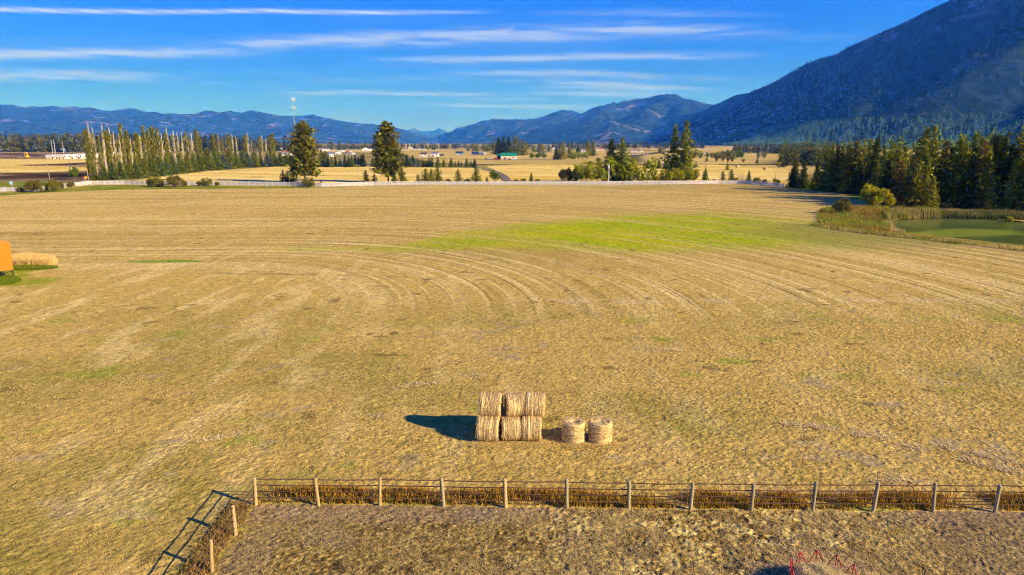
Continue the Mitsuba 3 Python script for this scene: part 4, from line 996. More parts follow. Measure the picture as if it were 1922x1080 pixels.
k = thing('straw_trail', 'broken pale lines of dropped straw across the near field', 'straw', kind='stuff'); scene[k] = soup(np.vstack(tri_), np.vstack(c_))

# loose straw in the paddock
n = 210000
x, y = q.uniform(-16, 33, n), q.uniform(20, 30.9, n)
hay = np.clip((x + 1.5) / 6, 0, 1) * np.clip((21 - x) / 6, 0, 1)
cl = meshkit.fbm(np.stack([x * 0.9, y * 0.9, 0 * x], -1), 3, 16)
ok = contains_xy(paddock_poly.buffer(-0.1), x, y) & (q.random(n) < np.clip((cl - 0.36) * 4, 0.12, 1) * (0.45 + 0.55 * hay))
x, y, hay = x[ok], y[ok], hay[ok]
P = np.column_stack([x, y, paddock_z(x, y) + 0.005])
tri, c = blades(P, 0.15, 0.013, 1.9, np.array((0.50, 0.39, 0.165)), 18, 0.45, flat=0.5)
k = thing('loose_straw', 'loose pale straw scattered over the paddock floor', 'straw', kind='stuff'); scene[k] = soup(tri, c)

# ------------------------------------------------------------------ hay bales
def bale_parts(seed, L=1.25, D=1.45, wrap=7, messy=0.3, flare=0.0, hollow=0.0):
    """a round bale lying along x, centred: (roll, straw, twine)"""
    q = np.random.default_rng(seed)
    nx, na = 44, 72
    X = np.linspace(-L / 2, L / 2, nx)
    A = np.arange(na) * 2 * PI / na
    XX, AA = np.meshgrid(X, A, indexing='ij')
    band_ = meshkit.fbm(np.stack([XX * 11, np.cos(AA) * 0.5, np.sin(AA) * 0.5], -1), 3, seed) - 0.5
    lump = meshkit.fbm(np.stack([XX * 2.5, np.cos(AA) * 1.6, np.sin(AA) * 1.6], -1), 3, seed + 1) - 0.5
    edge = (1 - 0.13 * np.clip((np.abs(XX) - L / 2 + 0.13) / 0.13, 0, 1) ** 2) * (1 + flare * np.clip(XX / L * 2, 0, 1) ** 3 - flare * 0.35 * np.exp(-((XX / L - 0.1) / 0.2) ** 2))
    R_ = D / 2 * edge * (1 + 0.22 * band_ + (0.10 + 0.06 * messy) * lump)
    v = np.stack([XX, R_ * np.cos(AA), R_ * np.sin(AA)], -1)
    cv = np.array((0.60, 0.46, 0.20)) * (0.55 + 1.0 * (band_ + 0.5) + 0.3 * lump)[..., None]
    m = MB()
    i = np.arange(nx * na).reshape(nx, na)
    j = np.roll(i, -1, 1)
    f = np.vstack([np.stack([i[:-1], j[:-1], j[1:]], -1).reshape(-1, 3), np.stack([i[:-1], j[1:], i[1:]], -1).reshape(-1, 3)])
    m.add(v.reshape(-1, 3), f, cv.reshape(-1, 3))
    for s, row in ((-1, 0), (1, nx - 1)):                    # spiral end faces
        rings = np.linspace(1, 0.04, 18)
        ev, ec = [], []
        for n_, rr in enumerate(rings):
            o = 0.02 * math.sin(n_ * 2.1) + (0.05 * (1 - rr))
            ev.append(np.column_stack([s * (L / 2 + 0.012 * (n_ % 2) - (0.05 + hollow * math.exp(-(rr / 0.3) ** 2)) * (1 - rr)) + (0.09 * (meshkit.fbm(np.column_stack([v[row, :, 1] * rr * 4, v[row, :, 2] * rr * 4, np.full(na, s * 1.0)]), 3, seed) - 0.5) if flare else np.zeros(na)), v[row, :, 1] * rr, v[row, :, 2] * rr]))
            ec.append(np.tile(np.array((0.56, 0.42, 0.19)) * (0.75 if n_ % 2 else 1.05), (na, 1)))
        ev = np.vstack(ev)
        i = np.arange(len(rings) * na).reshape(len(rings), na); j = np.roll(i, -1, 1)
        f = np.vstack([np.stack([i[:-1], j[:-1], j[1:]], -1).reshape(-1, 3), np.stack([i[:-1], j[1:], i[1:]], -1).reshape(-1, 3)])
        m.add(ev, f, np.vstack(ec))
    # loose stalks laid round the roll
    n = 1500
    x, a = q.uniform(-L / 2, L / 2, n), q.uniform(0, 2 * PI, n)
    da, dx = q.uniform(0.08, 0.5, n), q.normal(0, 0.03 + 0.10 * messy, n)
    r0, r1 = D / 2 * (1 + q.uniform(-0.01, 0.05, n)), D / 2 * (1 + q.uniform(-0.01, 0.09 + 0.06 * messy, n))
    w = q.uniform(0.006, 0.016, n)
    def pt(xx, aa, rr): return np.stack([xx, rr * np.cos(aa), rr * np.sin(aa)], 1)
    tri = np.stack([pt(x - w, a, r0), pt(x + w, a, r0), pt(np.clip(x + dx, -L / 2 - 0.1, L / 2 + 0.1), a + da, r1)], 1)
    n2 = 260                                                  # stalks sticking out of the ends
    sx = np.where(q.random(n2) < 0.5, -1, 1) * L / 2
    ph, rr = q.uniform(0, 2 * PI, n2), D / 2 * np.sqrt(q.uniform(0.1, 1, n2))
    b = pt(sx, ph, rr)
    tip = b + np.stack([np.sign(sx) * q.uniform(0.02, 0.12, n2), q.normal(0, 0.09, n2), q.normal(0, 0.09, n2)], 1)
    side = q.normal(0, 0.012, (n2, 3))
    tri = np.vstack([tri, np.stack([b - side, b + side, tip], 1)])
    col = np.array((0.76, 0.59, 0.29))[None] * q.uniform(0.55, 1.2, (len(tri), 1)) * q.uniform(0.94, 1.06, (len(tri), 3))
    tw = MB()
    for k_ in range(wrap):
        xk = -L / 2 + L * (k_ + 0.5 + q.uniform(-0.25, 0.25)) / wrap
        aa = np.linspace(0, 2 * PI, 37)
        rr = D / 2 * (1.05 + 0.012 * np.sin(aa * 5 + k_))
        tw.tube(np.stack([xk + 0.02 * np.sin(aa * 2 + k_), rr * np.cos(aa), rr * np.sin(aa)], 1), 0.009, (0.60, 0.46, 0.24), 3, cap=False)
    return m, (tri, col), tw


def hay_bale(label, x, y, z, rotz=0.0, upright=False, seed=0, messy=0.3, L=1.25, D=1.45, spin=0.0, flare=0.0, hollow=0.0, group='round hay bales behind the paddock fence'):
    k = thing('hay_bale', label, 'hay bale', group)
    roll, (tri, col), tw = bale_parts(seed, L, D, messy=messy, flare=flare, hollow=hollow)
    M = T().translate([x, y, z]).rotate([0, 0, 1], rotz)
    M = M.rotate([0, 1, 0], 90) if upright else M
    M = M.rotate([1, 0, 0], spin)
    for nm, s in (('roll', roll.shape(smooth=True)), ('twine', tw.shape()), ('straw', soup(tri, col))):
        s['to_world'] = M
        part(k, nm, s, **({'kind': 'stuff'} if nm != 'roll' else {}))


y0 = 38.4
names = ['left', 'middle', 'right']
for i in range(3):
    hay_bale(f'{names[i]} round bale on the ground in the front of the hay stack' + (', shaggy and unravelling' if i == 0 else ''), [-1.38, -0.06, 1.18][i], y0, 0.70, rotz=[-8, 4, -3][i], seed=500 + i, messy=[1.8, 0.5, 0.4][i], spin=40 * i, L=[1.27, 1.08, 1.13][i], D=[1.49, 1.40, 1.45][i])
for i in range(3):
    hay_bale(f'{names[i]} round bale hidden on the ground behind the front row of the stack', [-1.36, -0.06, 1.16][i], y0 + 1.42, 0.70, rotz=[2, -1, 1][i], seed=510 + i, spin=70 * i, L=1.18)
for i in range(3):
    hay_bale(f'{names[i]} round bale on top of the hay stack', [-1.28, 0.17, 1.41][i], y0 + 0.70, 0.70 + 1.23, rotz=[-6, 9, -4][i], seed=520 + i, messy=[1.0, 0.4, 0.6][i], spin=25 * i + 11, L=[1.30, 1.08, 1.12][i], D=[1.47, 1.37, 1.43][i])
hay_bale('left of the two bales standing on end, with a hollow in its top', 3.70, 38.25, 0.62, upright=True, rotz=20, seed=530, messy=1.2, D=1.36, flare=0.09, hollow=0.30)
hay_bale('right of the two bales standing on end', 5.28, 38.2, 0.62, upright=True, rotz=-30, seed=531, messy=1.2, D=1.36, flare=0.13, hollow=0.10)
n = 4200
P = np.column_stack([q.uniform(-2.4, 6.3, n), 37.6 + q.normal(0, 0.28, n), np.full(n, 0.04)])
P = P[(np.abs(P[:, 0] - 2.55) > 0.45) | (q.random(n) < 0.2)]
tri, c = blades(P, 0.22, 0.018, 1.7, (0.64, 0.51, 0.20), 22, 0.3, flat=0.6)
k = thing('spilled_hay', 'spilled hay lying along the foot of the bale stack', 'hay', kind='stuff'); scene[k] = soup(tri, c)
for n, (x, yy) in enumerate([(1327, 315), (1384, 315), (1435, 319)]):
    p = g(x, yy)
    k = thing('field_bale', f'far lone hay bale on the right stubble field, {ORD[n]} from the left', 'hay bale', 'lone bales on the far stubble')
    roll, (tri, col), tw = bale_parts(540 + n, 1.5, 1.7)
    for nm, s in (('roll', roll.shape(smooth=True)), ('straw', soup(tri, col))):
        s['to_world'] = T().translate([p[0], p[1], 0.8]).rotate([0, 0, 1], 30.0 * n).scale(1.25)
        part(k, nm, s, **({'kind': 'stuff'} if nm != 'roll' else {}))

# ------------------------------------------------------------------ red ring feeder with hay
fc = np.array([12.25, 23.75])
kf = thing('ring_feeder', 'red tubular ring feeder with pointed arches round a heap of hay', 'feeder')
RED = (0.42, 0.018, 0.03)
RF = 1.25
aa = np.linspace(0, 2 * PI, 49)
for hh in (0.08, 0.62):
    part(kf, 'ring', MB().tube(np.stack([fc[0] + RF * np.cos(aa), fc[1] + RF * np.sin(aa), np.full(49, hh)], 1), 0.026, RED, 8, cap=False).shape('enamel', True))
NA = 11
for k_ in range(NA):
    a = PI / 2 + math.radians(24) + 2 * PI * k_ / NA
    hw = PI / NA * 0.86
    pts = []
    for s in np.linspace(-1, 1, 15):
        ang = a + hw * s
        z = 0.62 + 0.60 * (1 - abs(s) ** 1.35)
        z = min(z, 1.30 - 0.05 * (1 - abs(s)) ** 0 * 0)
        rr = RF + 0.10 * (z - 0.62)
        pts.append([fc[0] + rr * math.cos(ang), fc[1] + rr * math.sin(ang), z])
    ar = part(kf, 'arch', MB().tube(pts, 0.021, RED, 8).shape('enamel', True))
    part(kf, 'upright', MB().tube([[fc[0] + RF * math.cos(a), fc[1] + RF * math.sin(a), 0.08], [fc[0] + RF * math.cos(a), fc[1] + RF * math.sin(a), 0.62], [fc[0] + (RF + 0.06) * math.cos(a), fc[1] + (RF + 0.06) * math.sin(a), 1.20]], 0.02, RED, 8).shape('enamel', True))
k = thing('hay_heap', 'heap of grey-gold hay filling the red ring feeder', 'hay', kind='stuff')
na, nr = 96, 34
rr, an = np.meshgrid(np.linspace(0, 1.24, nr), np.arange(na) * 2 * PI / na, indexing='ij')
X, Y = fc[0] + rr * np.cos(an), fc[1] + rr * np.sin(an)
Zp = (0.98 - 0.35 * (rr / 1.24) ** 2) + 0.30 * (meshkit.fbm(np.stack([X * 2.5, Y * 2.5, 0 * X], -1), 4, 40) - 0.5)
Zp = np.where(rr > 1.18, 0.0, Zp)
i = np.arange(nr * na).reshape(nr, na); j = np.roll(i, -1, 1)
f = np.vstack([np.stack([i[:-1], i[1:], j[1:]], -1).reshape(-1, 3), np.stack([i[:-1], j[1:], j[:-1]], -1).reshape(-1, 3)])
hm = MB().add(np.stack([X, Y, Zp], -1).reshape(-1, 3), f, (np.array((0.52, 0.42, 0.20)) * (0.6 + 0.8 * meshkit.fbm(np.stack([X * 6, Y * 6, 0 * X], -1), 3, 41))[..., None]).reshape(-1, 3))
scene[k + '__001'] = hm.shape(smooth=False)
n = 5200
r_, a_ = 1.2 * np.sqrt(q.random(n)), q.uniform(0, 2 * PI, n)
x, y = fc[0] + r_ * np.cos(a_), fc[1] + r_ * np.sin(a_)
z = (0.98 - 0.35 * (r_ / 1.24) ** 2) + 0.30 * (meshkit.fbm(np.stack([x * 2.5, y * 2.5, 0 * x], -1), 4, 40) - 0.5)
tri, c = blades(np.column_stack([x, y, z]), 0.22, 0.014, 1.4, (0.64, 0.53, 0.26), 44, 0.4, flat=0.6)
scene[k + '__002'] = soup(tri, c)
# hay pulled out round the feeder
n = 14000
r_, a_ = 1.3 + np.abs(q.normal(0, 1.3, n)), q.uniform(0, 2 * PI, n)
x, y = fc[0] + r_ * np.cos(a_), fc[1] + r_ * np.sin(a_)
cl = meshkit.fbm(np.stack([x * 1.1, y * 1.1, 0 * x], -1), 3, 46)
ok = (q.random(n) < np.clip((cl - 0.35) * 4, 0, 1)) & contains_xy(paddock_poly, x, y)
x, y = x[ok], y[ok]
tri, c = blades(np.column_stack([x, y, paddock_z(x, y) + 0.01]), 0.24, 0.018, 1.6, (0.60, 0.47, 0.24), 48, 0.35, flat=0.45)
k = thing('loose_straw', 'pale hay pulled out on the ground round the red feeder', 'straw', kind='stuff'); scene[k] = soup(tri, c)

# ------------------------------------------------------------------ white fence at the field's end: posts and boarded panels
kw = thing('white_fence', 'long white board fence along the far side of the hay field', 'fence')
fl = LineString(far_line)
step = 2.6
N = int(fl.length // step)
pts = [np.array(fl.interpolate(i * step).coords[0]) for i in range(N + 1)]
stp = max(1, int(math.ceil((N + 1) / 290)))
for i, p in enumerate(pts):
    part(kw, 'post', MB().box([p[0] - 0.09, p[1] - 0.09, -0.2], [p[0] + 0.09, p[1] + 0.09, 1.78], (0.62, 0.62, 0.63)).shape())
q = np.random.default_rng(70)
for a, b in zip(pts[:-1], pts[1:]):
    u = (b - a) / np.linalg.norm(b - a); nrm = np.array([-u[1], u[0]]) * 0.022
    m = MB()
    for zz in np.linspace(0.12, 1.36, 5):
        a2, b2 = a + u * 0.092, b - u * 0.092
        v = [[*(a2 - nrm), zz], [*(b2 - nrm), zz], [*(b2 + nrm), zz], [*(a2 + nrm), zz], [*(a2 - nrm), zz + 0.22], [*(b2 - nrm), zz + 0.22], [*(b2 + nrm), zz + 0.22], [*(a2 + nrm), zz + 0.22]]
        f = [[0, 2, 1], [0, 3, 2], [4, 5, 6], [4, 6, 7], [0, 1, 5], [0, 5, 4], [1, 2, 6], [1, 6, 5], [2, 3, 7], [2, 7, 6], [3, 0, 4], [3, 4, 7]]
        m.add(v, f, np.array((0.52, 0.52, 0.54)) * q.uniform(0.88, 1.05))
    part(kw, 'panel', m.shape())

# ------------------------------------------------------------------ orange shelter on legs, tall straw-coloured grass
ks = thing('orange_shelter', 'orange box-shaped shelter raised on a dark metal frame at the left edge', 'shelter')
pr = g(27.5, 522)
xr, yf = 0.0, 0.0
MS = T().translate([pr[0], pr[1], 0]).rotate([0, 0, 1], 37)


def spart(name, s):
    s['to_world'] = MS
    return part(ks, name, s)


W, Dp, z0, z1, zp = 4.6, 3.4, 1.08, 4.45, 5.0
ORA = (0.60, 0.185, 0.02)
fr = [(xr - W, z0), (xr, z0), (xr, z1), (xr - W / 2, zp), (xr - W, z1)]
m = MB()
vf = [[x, yf, z] for x, z in fr] + [[x, yf + Dp, z] for x, z in fr]
m.add(vf, [[0, 1, 2], [0, 2, 3], [0, 3, 4], [5, 7, 6], [5, 8, 7], [5, 9, 8], [1, 6, 7], [1, 7, 2], [0, 4, 9], [0, 9, 5], [0, 5, 6], [0, 6, 1]], ORA)
spart('wall', m.shape())
m = MB()
for sx in (-1, 1):
    xa, xb = xr - W / 2, xr - W / 2 + sx * (W / 2 + 0.06)
    zb = z1 - 0.06 * (zp - z1) / (W / 2)
    t_ = 0.05
    v = [[xa, yf - 0.06, zp + 0.004], [xb, yf - 0.06, zb + 0.004], [xb, yf + Dp + 0.06, zb + 0.004], [xa, yf + Dp + 0.06, zp + 0.004]]
    v += [[a_, b_, c_ + t_] for a_, b_, c_ in v]
    m.add(v, [[0, 2, 1], [0, 3, 2], [4, 5, 6], [4, 6, 7], [0, 1, 5], [0, 5, 4], [1, 2, 6], [1, 6, 5], [2, 3, 7], [2, 7, 6], [3, 0, 4], [3, 4, 7]], (0.72, 0.30, 0.05))
spart('roof', m.shape())
for z in np.linspace(z0 + 0.85, z1 - 0.4, 3):       # folds / seams of the cladding
    spart('seam', MB().box([xr - W, yf - 0.022, z], [xr, yf - 0.003, z + 0.035], (0.62, 0.22, 0.03)).shape())
for x in (xr - W + 0.08, xr - 0.08):
    for y in (yf + 0.08, yf + Dp - 0.08):
        spart('leg', MB().box([x - 0.06, y - 0.06, -0.1], [x + 0.06, y + 0.06, z0 - 0.085], (0.035, 0.03, 0.025)).shape())
spart('frame', MB().box([xr - W, yf - 0.0, z0 - 0.08], [xr, yf + Dp, z0 - 0.004], (0.05, 0.04, 0.03)).shape())
for y in (yf + 0.08, yf + Dp - 0.08):
    spart('brace', MB().tube([[xr - W + 0.15, y, 0.15], [xr - 0.15, y, z0 - 0.15]], 0.035, (0.05, 0.04, 0.03), 6).shape())
def patch(name, label, poly, n, h, w, lean, col, seed, cat='grass', var=0.3):
    q = np.random.default_rng(seed)
    x0, y0_, x1, y1 = poly.bounds
    x, y = q.uniform(x0, x1, n), q.uniform(y0_, y1, n)
    ok = contains_xy(poly, x, y)
    P = np.column_stack([x[ok], y[ok], 0 * x[ok]])
    cl = meshkit.fbm(P * 0.35, 3, seed)
    hh = h * (0.55 + 0.9 * cl)
    cc = np.asarray(col)
    if cc.ndim == 2:
        a = np.clip((meshkit.fbm(P * 0.22 + 9, 3, seed + 1) - 0.42) * 6, 0, 1)[:, None]
        cc = cc[0] * (1 - a) + cc[1] * a
    tri, c = blades(P, hh, w, lean, cc, seed + 2, var)
    k = thing(name, label, cat, kind='stuff')
    scene[k] = soup(tri, c)


patch('golden_grass', 'tall pale golden grass clump right of the orange shelter', Polygon(smooth_line(gp((22, 489), (60, 487), (100, 489), (107, 495), (90, 499), (50, 499), (22, 497)), 4, True)).buffer(0), 9000, 1.05, 0.04, 0.3, (0.72, 0.54, 0.20), 80)
patch('green_grass', 'fresh green grass under and in front of the orange shelter', Polygon(smooth_line(gp((-60, 520), (20, 520), (40, 527), (20, 534), (-60, 545)), 4, True)).buffer(0), 9000, 0.35, 0.05, 0.4, (0.16, 0.22, 0.015), 83)
patch('green_grass', 'green grass band below the tall golden grass clump', Polygon(smooth_line(gp((26, 501), (70, 500), (110, 503), (80, 507), (30, 507)), 4, True)).buffer(0), 5000, 0.3, 0.05, 0.4, (0.17, 0.21, 0.015), 86)
near_shore = LineString(gp((1540, 424), (1580, 431), (1640, 439), (1690, 444), (1760, 451), (1840, 460), (1922, 470), (2100, 482)))
patch('dry_grass', 'band of dry tan grass along the near shore of the pond', near_shore.buffer(2.3).union(pond_poly.buffer(1.6).difference(pond_poly.buffer(-0.7)).intersection(Polygon(gp((1655, 400), (1700, 400), (1700, 450), (1655, 450))))), 30000, 0.6, 0.07, 0.6, [(0.46, 0.37, 0.12), (0.28, 0.27, 0.04)], 90)
patch('rust_plants', 'rust-orange and green marsh plants left of the pond', marsh_poly.difference(pond_poly).intersection(Polygon(gp((1530, 388), (1668, 388), (1672, 440), (1530, 440)))), 22000, 0.75, 0.10, 0.5, [(0.30, 0.21, 0.04), (0.26, 0.28, 0.03)], 93, 'plants')
patch('reeds', 'yellow-green cattail reeds along the far shore of the pond', Polygon(gp((1655, 404), (1690, 400), (1760, 401), (1768, 410), (1720, 411), (1690, 412.5), (1665, 416))), 9000, 1.7, 0.10, 0.2, [(0.22, 0.21, 0.03), (0.34, 0.27, 0.08)], 96, 'reeds')
patch('reeds', 'shaded green reeds at the far shore right of the cattails', Polygon(gp((1768, 401), (1860, 402), (1990, 408), (1990, 416), (1860, 411), (1768, 409.5))), 9000, 1.3, 0.10, 0.2, [(0.12, 0.13, 0.035), (0.20, 0.17, 0.05)], 99, 'reeds')

# ------------------------------------------------------------------ poles, tower, signs
def pole(label, px, base, top, r=0.16, arm=True, col=(0.34, 0.27, 0.2), name='utility_pole', lamp=False):
    p = g(px, base); h = at(px, top, p[1])[2]
    k = thing(name, label, 'pole')
    part(k, 'shaft', MB().tube([[p[0], p[1], -0.2], [p[0], p[1], h]], [r, r * 0.7], col, 8).shape(smooth=True))
    if arm:
        part(k, 'crossarm', MB().box([p[0] - 1.2, p[1] - 0.22, h - 0.75], [p[0] + 1.2, p[1] - r * 0.72, h - 0.6], col).shape())
        for dx in (-1.0, 0.9):
            part(k + '__crossarm', 'insulator', MB().tube([[p[0] + dx, p[1] - 0.2, h - 0.6], [p[0] + dx, p[1] - 0.2, h - 0.35]], 0.07, (0.55, 0.55, 0.52), 6).shape())
    if lamp:
        part(k, 'lamp', MB().tube([[p[0] - 0.2, p[1] - 0.25, h - 1.6], [p[0] - 0.2, p[1] - 0.25, h - 0.7]], [0.35, 0.28], (0.75, 0.77, 0.82), 8).shape())


pole('wooden pole behind the large left bush', 93, 336, 304)
pole('stubby wooden pole left of the small round tree', 133.5, 330, 304, r=0.3, arm=False)
pole('wooden pole beside the yellow sign at the fence bend', 166.5, 343, 317, r=0.2, arm=False)
pole('thin pole alone between the two tall pines', 673, 347, 308, r=0.14)
pole('grey lamp post in front of the dark fir clump', 1142, 345.5, 308, r=0.26, arm=False, col=(0.52, 0.52, 0.55), name='lamp_post', lamp=True)
pole('thin pole in the right stubble field', 1455, 338, 322, r=0.14, arm=False)
pole('far tall pole left of the pair above the trailers', 99, 289, 264, r=0.55, arm=False, col=(0.5, 0.46, 0.4))
pole('far tall pole right of the pair above the trailers', 104, 289, 262, r=0.55, arm=False, col=(0.5, 0.46, 0.4))
pole('far short pole among the sheds above the trailers', 120, 289, 268, r=0.5, arm=False, col=(0.5, 0.46, 0.4))

kt = thing('cell_tower', 'tall thin lattice mast with two tiers of white antennas above the left trees', 'tower')
p = g(557, 302); p = np.array([p[0], p[1], 0]); hT = at(555, 183, p[1])[2]
corners = [np.array([0.75 * math.cos(a), 0.75 * math.sin(a), 0]) for a in (0.3, 0.3 + 2 * PI / 3, 0.3 + 4 * PI / 3)]
for c in corners:
    part(kt, 'mast_leg', MB().tube([p + c, p + c * 0.8 + [0, 0, hT]], 0.10, (0.45, 0.47, 0.5), 6).shape())
m = MB()
for k_ in range(int(hT // 1.8)):
    for a in range(3):
        s0, s1 = 1 - 0.2 * k_ * 1.8 / hT, 1 - 0.2 * (k_ + 1) * 1.8 / hT
        m.tube([p + corners[a] * s0 + [0, 0, k_ * 1.8], p + corners[(a + 1) % 3] * s1 + [0, 0, (k_ + 1) * 1.8]], 0.045, (0.45, 0.47, 0.5), 3, cap=False)
part(kt, 'lattice', m.shape(), kind='stuff')
for zt, dz in ((hT - 1.2, 0.9), (hT - 8.4, -0.3)):
    kp = part(kt, 'platform', MB().tube([p + [1.8 * math.cos(a), 1.8 * math.sin(a), zt - 1.4] for a in np.linspace(0, 2 * PI, 13)], 0.14, (0.4, 0.42, 0.45), 5, cap=False).shape())
    for a in np.arange(6) * 2 * PI / 6:
        cx, cy = p[0] + 2.0 * math.cos(a), p[1] + 2.0 * math.sin(a)
        part(kp, 'antenna', MB().box([cx - 0.24, cy - 0.2, zt - 2.4], [cx + 0.24, cy + 0.2, zt + dz], (0.6, 0.6, 0.62)).shape())
part(kt, 'dish', MB().tube([p + [0.6, -0.8, hT * 0.62], p + [0.6, -1.1, hT * 0.62]], [0.8, 0.9], (0.3, 0.3, 0.32), 10).shape())


def sign(label, px, base, top, w, col, shape):
    p = g(px, base); h = at(px, top, p[1])[2]
    k = thing('road_sign', label, 'sign')
    part(k, 'post', MB().box([p[0] - 0.06, p[1] - 0.04, -0.1], [p[0] + 0.06, p[1] + 0.04, h - w * 0.5], (0.5, 0.5, 0.5)).shape())
    n = {'diamond': 4, 'round': 8, 'board': 4}[shape]
    a = np.arange(n) * 2 * PI / n + (0 if shape == 'diamond' else PI / n)
    R_ = w / 2 * (1.3 if shape == 'board' else 1)
    ring = [[p[0] + R_ * math.cos(x), z * 0 + p[1] + yy, h - w / 2 + R_ * math.sin(x)] for yy, z in ((-0.08, 0), (-0.05, 0)) for x in a]
    i = np.arange(n)
    f = np.vstack([np.stack([i * 0, i, (i + 1) % n], 1)[1:-1], np.stack([i * 0 + n, n + (i + 1) % n, n + i], 1)[1:-1], np.stack([i, n + i, n + (i + 1) % n], 1), np.stack([i, n + (i + 1) % n, (i + 1) % n], 1)])
    part(k, 'plate', MB().add(ring, f, col).shape())


sign('yellow diamond road sign at the fence bend', 162, 342, 330, 1.7, (0.80, 0.45, 0.01), 'diamond')
sign('small red round sign left of the yellow road sign', 158, 341, 333, 0.9, (0.7, 0.05, 0.06), 'round')
sign('pale blue board standing on the verge at the left edge', 22, 350, 340, 1.5, (0.35, 0.62, 0.85), 'board')

# ------------------------------------------------------------------ buildings
def house(name, label, px, base, wpx, hpx, wall, roof, depth=9.0, ridge_x=True, group=None, openings=2, roof_h=0.45, doors=(0.12, 0.12, 0.13), rot=0.0, cat='building'):
    p = g(px, base)
    u = (p[1] * cp + H * sp) / F
    W, Ht = wpx * u, hpx * u
    h = Ht * (1 - roof_h)
    k = thing(name, label, cat, group)
    M = T().translate([p[0], p[1], 0]).rotate([0, 0, 1], rot)
    w2 = W / 2
    m = MB().box([-w2, 0, -0.2], [w2, depth, h], wall)
    rise = Ht - h
    if ridge_x:   # ridge along x: gables at the ends
        for x in (-w2, w2):
            xx = x + (0.01 if x < 0 else -0.01)
            m.add([[xx, 0.02, h], [xx, depth - 0.02, h], [xx, depth / 2, Ht - 0.05]], [[0, 1, 2]], wall)
        prof = [(-0.35, h - rise * 0.7 / depth), (depth / 2, Ht), (depth + 0.35, h - rise * 0.7 / depth)]
        v = [[x, y, z] for x in (-w2 - 0.3, w2 + 0.3) for y, z in prof] + [[x, y, z + 0.2] for x in (-w2 - 0.3, w2 + 0.3) for y, z in prof]
    else:         # gable faces the camera
        m.add([[-w2, 0.01, h], [w2, 0.01, h], [0, 0.01, Ht - 0.05]], [[0, 1, 2]], wall)
        m.add([[-w2, depth - 0.01, h], [w2, depth - 0.01, h], [0, depth - 0.01, Ht - 0.05]], [[0, 1, 2]], wall)
        prof = [(-w2 - 0.35, h - 0.35 * rise / w2), (0, Ht), (w2 + 0.35, h - 0.35 * rise / w2)]
        v = [[x, y, z] for y in (-0.3, depth + 0.3) for x, z in prof] + [[x, y, z + 0.2] for y in (-0.3, depth + 0.3) for x, z in prof]
    f = []
    for a, b in ((0, 1), (1, 2)):
        f += [[6 + a, 6 + b, 9 + b], [6 + a, 9 + b, 9 + a], [a, 3 + b, b], [a, 3 + a, 3 + b], [a, b, 6 + b], [a, 6 + b, 6 + a], [3 + a, 9 + b, 3 + b], [3 + a, 9 + a, 9 + b]]
    f += [[0, 6, 9], [0, 9, 3], [2, 5, 11], [2, 11, 8]]
    s = m.shape(); s['to_world'] = M; part(k, 'wall', s)
    s = MB().add(v, f, roof).shape(); s['to_world'] = M; part(k, 'roof', s)
    for i in range(openings):
        cx = -w2 + W * (i + 0.5) / openings
        big = i % 2 == 0
        ww, hh, zb = (min(1.3, W / openings * 0.32), min(h * 0.62, 2.2), 0.0) if big else (min(0.9, W / openings * 0.25), h * 0.3, h * 0.42)
        s = MB().box([cx - ww, -0.06, zb], [cx + ww, -0.004, zb + hh], doors).shape(); s['to_world'] = M
        part(k, 'door' if big else 'window', s)
    return k


WHT, GRY = (0.66, 0.65, 0.64), (0.30, 0.30, 0.33)
for n, (x, b, w) in enumerate([(91, 298.6, 10), (103, 298.6, 12), (117, 298.6, 14), (131, 298.4, 13), (146, 298.2, 15), (161, 298, 15), (174, 298, 11)]):
    house('white_trailer', f'white trailer home with dark openings in the row at the left, {ORD[n]} from the left', x, b, w * 1.02, 7.5 + 0.35 * n, WHT, (0.58, 0.58, 0.58), depth=4.5, group='row of white trailer homes', openings=3 if n % 2 else 4, roof_h=0.16, doors=(0.07, 0.06, 0.07))
house('barn', 'cream barn with a bright green metal roof in the middle of the valley', 955, 299.5, 30, 11.5, (0.72, 0.56, 0.40), (0.015, 0.23, 0.15), depth=16, openings=2, roof_h=0.42)
house('barn', 'low green-walled lean-to at the left end of the green-roofed barn', 937, 299, 8, 9, (0.03, 0.25, 0.20), (0.015, 0.22, 0.15), depth=12, openings=0, roof_h=0.3)
house('shed', 'white shed with a dark brown roof left of the grey one', 794.5, 294.5, 14, 7.5, (0.78, 0.74, 0.66), (0.10, 0.05, 0.05), depth=12, openings=2, roof_h=0.42, doors=(0.3, 0.3, 0.3))
house('shed', 'grey-white shed with a blue-grey roof right of the brown-roofed one', 815.5, 294.5, 14, 8, (0.62, 0.62, 0.66), (0.16, 0.18, 0.30), depth=12, openings=2, roof_h=0.3)
house('shed', 'small dark cabin right of the grey shed', 829, 293.5, 7, 3.5, (0.2, 0.2, 0.24), (0.05, 0.05, 0.06), depth=6, openings=1, roof_h=0.4)
house('house', 'blue house with a black roof above the hedge', 862, 290.5, 13, 5.6, (0.06, 0.22, 0.50), (0.03, 0.03, 0.045), depth=12, openings=2, roof_h=0.42, doors=(0.6, 0.6, 0.6))
house('house', 'long blue house left of the white gable', 892, 290.5, 13, 5, (0.06, 0.24, 0.50), (0.06, 0.06, 0.09), depth=12, openings=2, roof_h=0.3, doors=(0.6, 0.6, 0.6))
house('house', 'white gabled house joined to the long blue house', 906, 290.5, 10, 6, (0.82, 0.80, 0.77), (0.55, 0.50, 0.45), depth=10, openings=1, roof_h=0.4, ridge_x=False)
house('house', 'bright white gabled house alone beyond the village', 685, 283.5, 10, 5.5, (0.85, 0.83, 0.78), (0.72, 0.66, 0.58), depth=12, openings=1, roof_h=0.42, ridge_x=False)
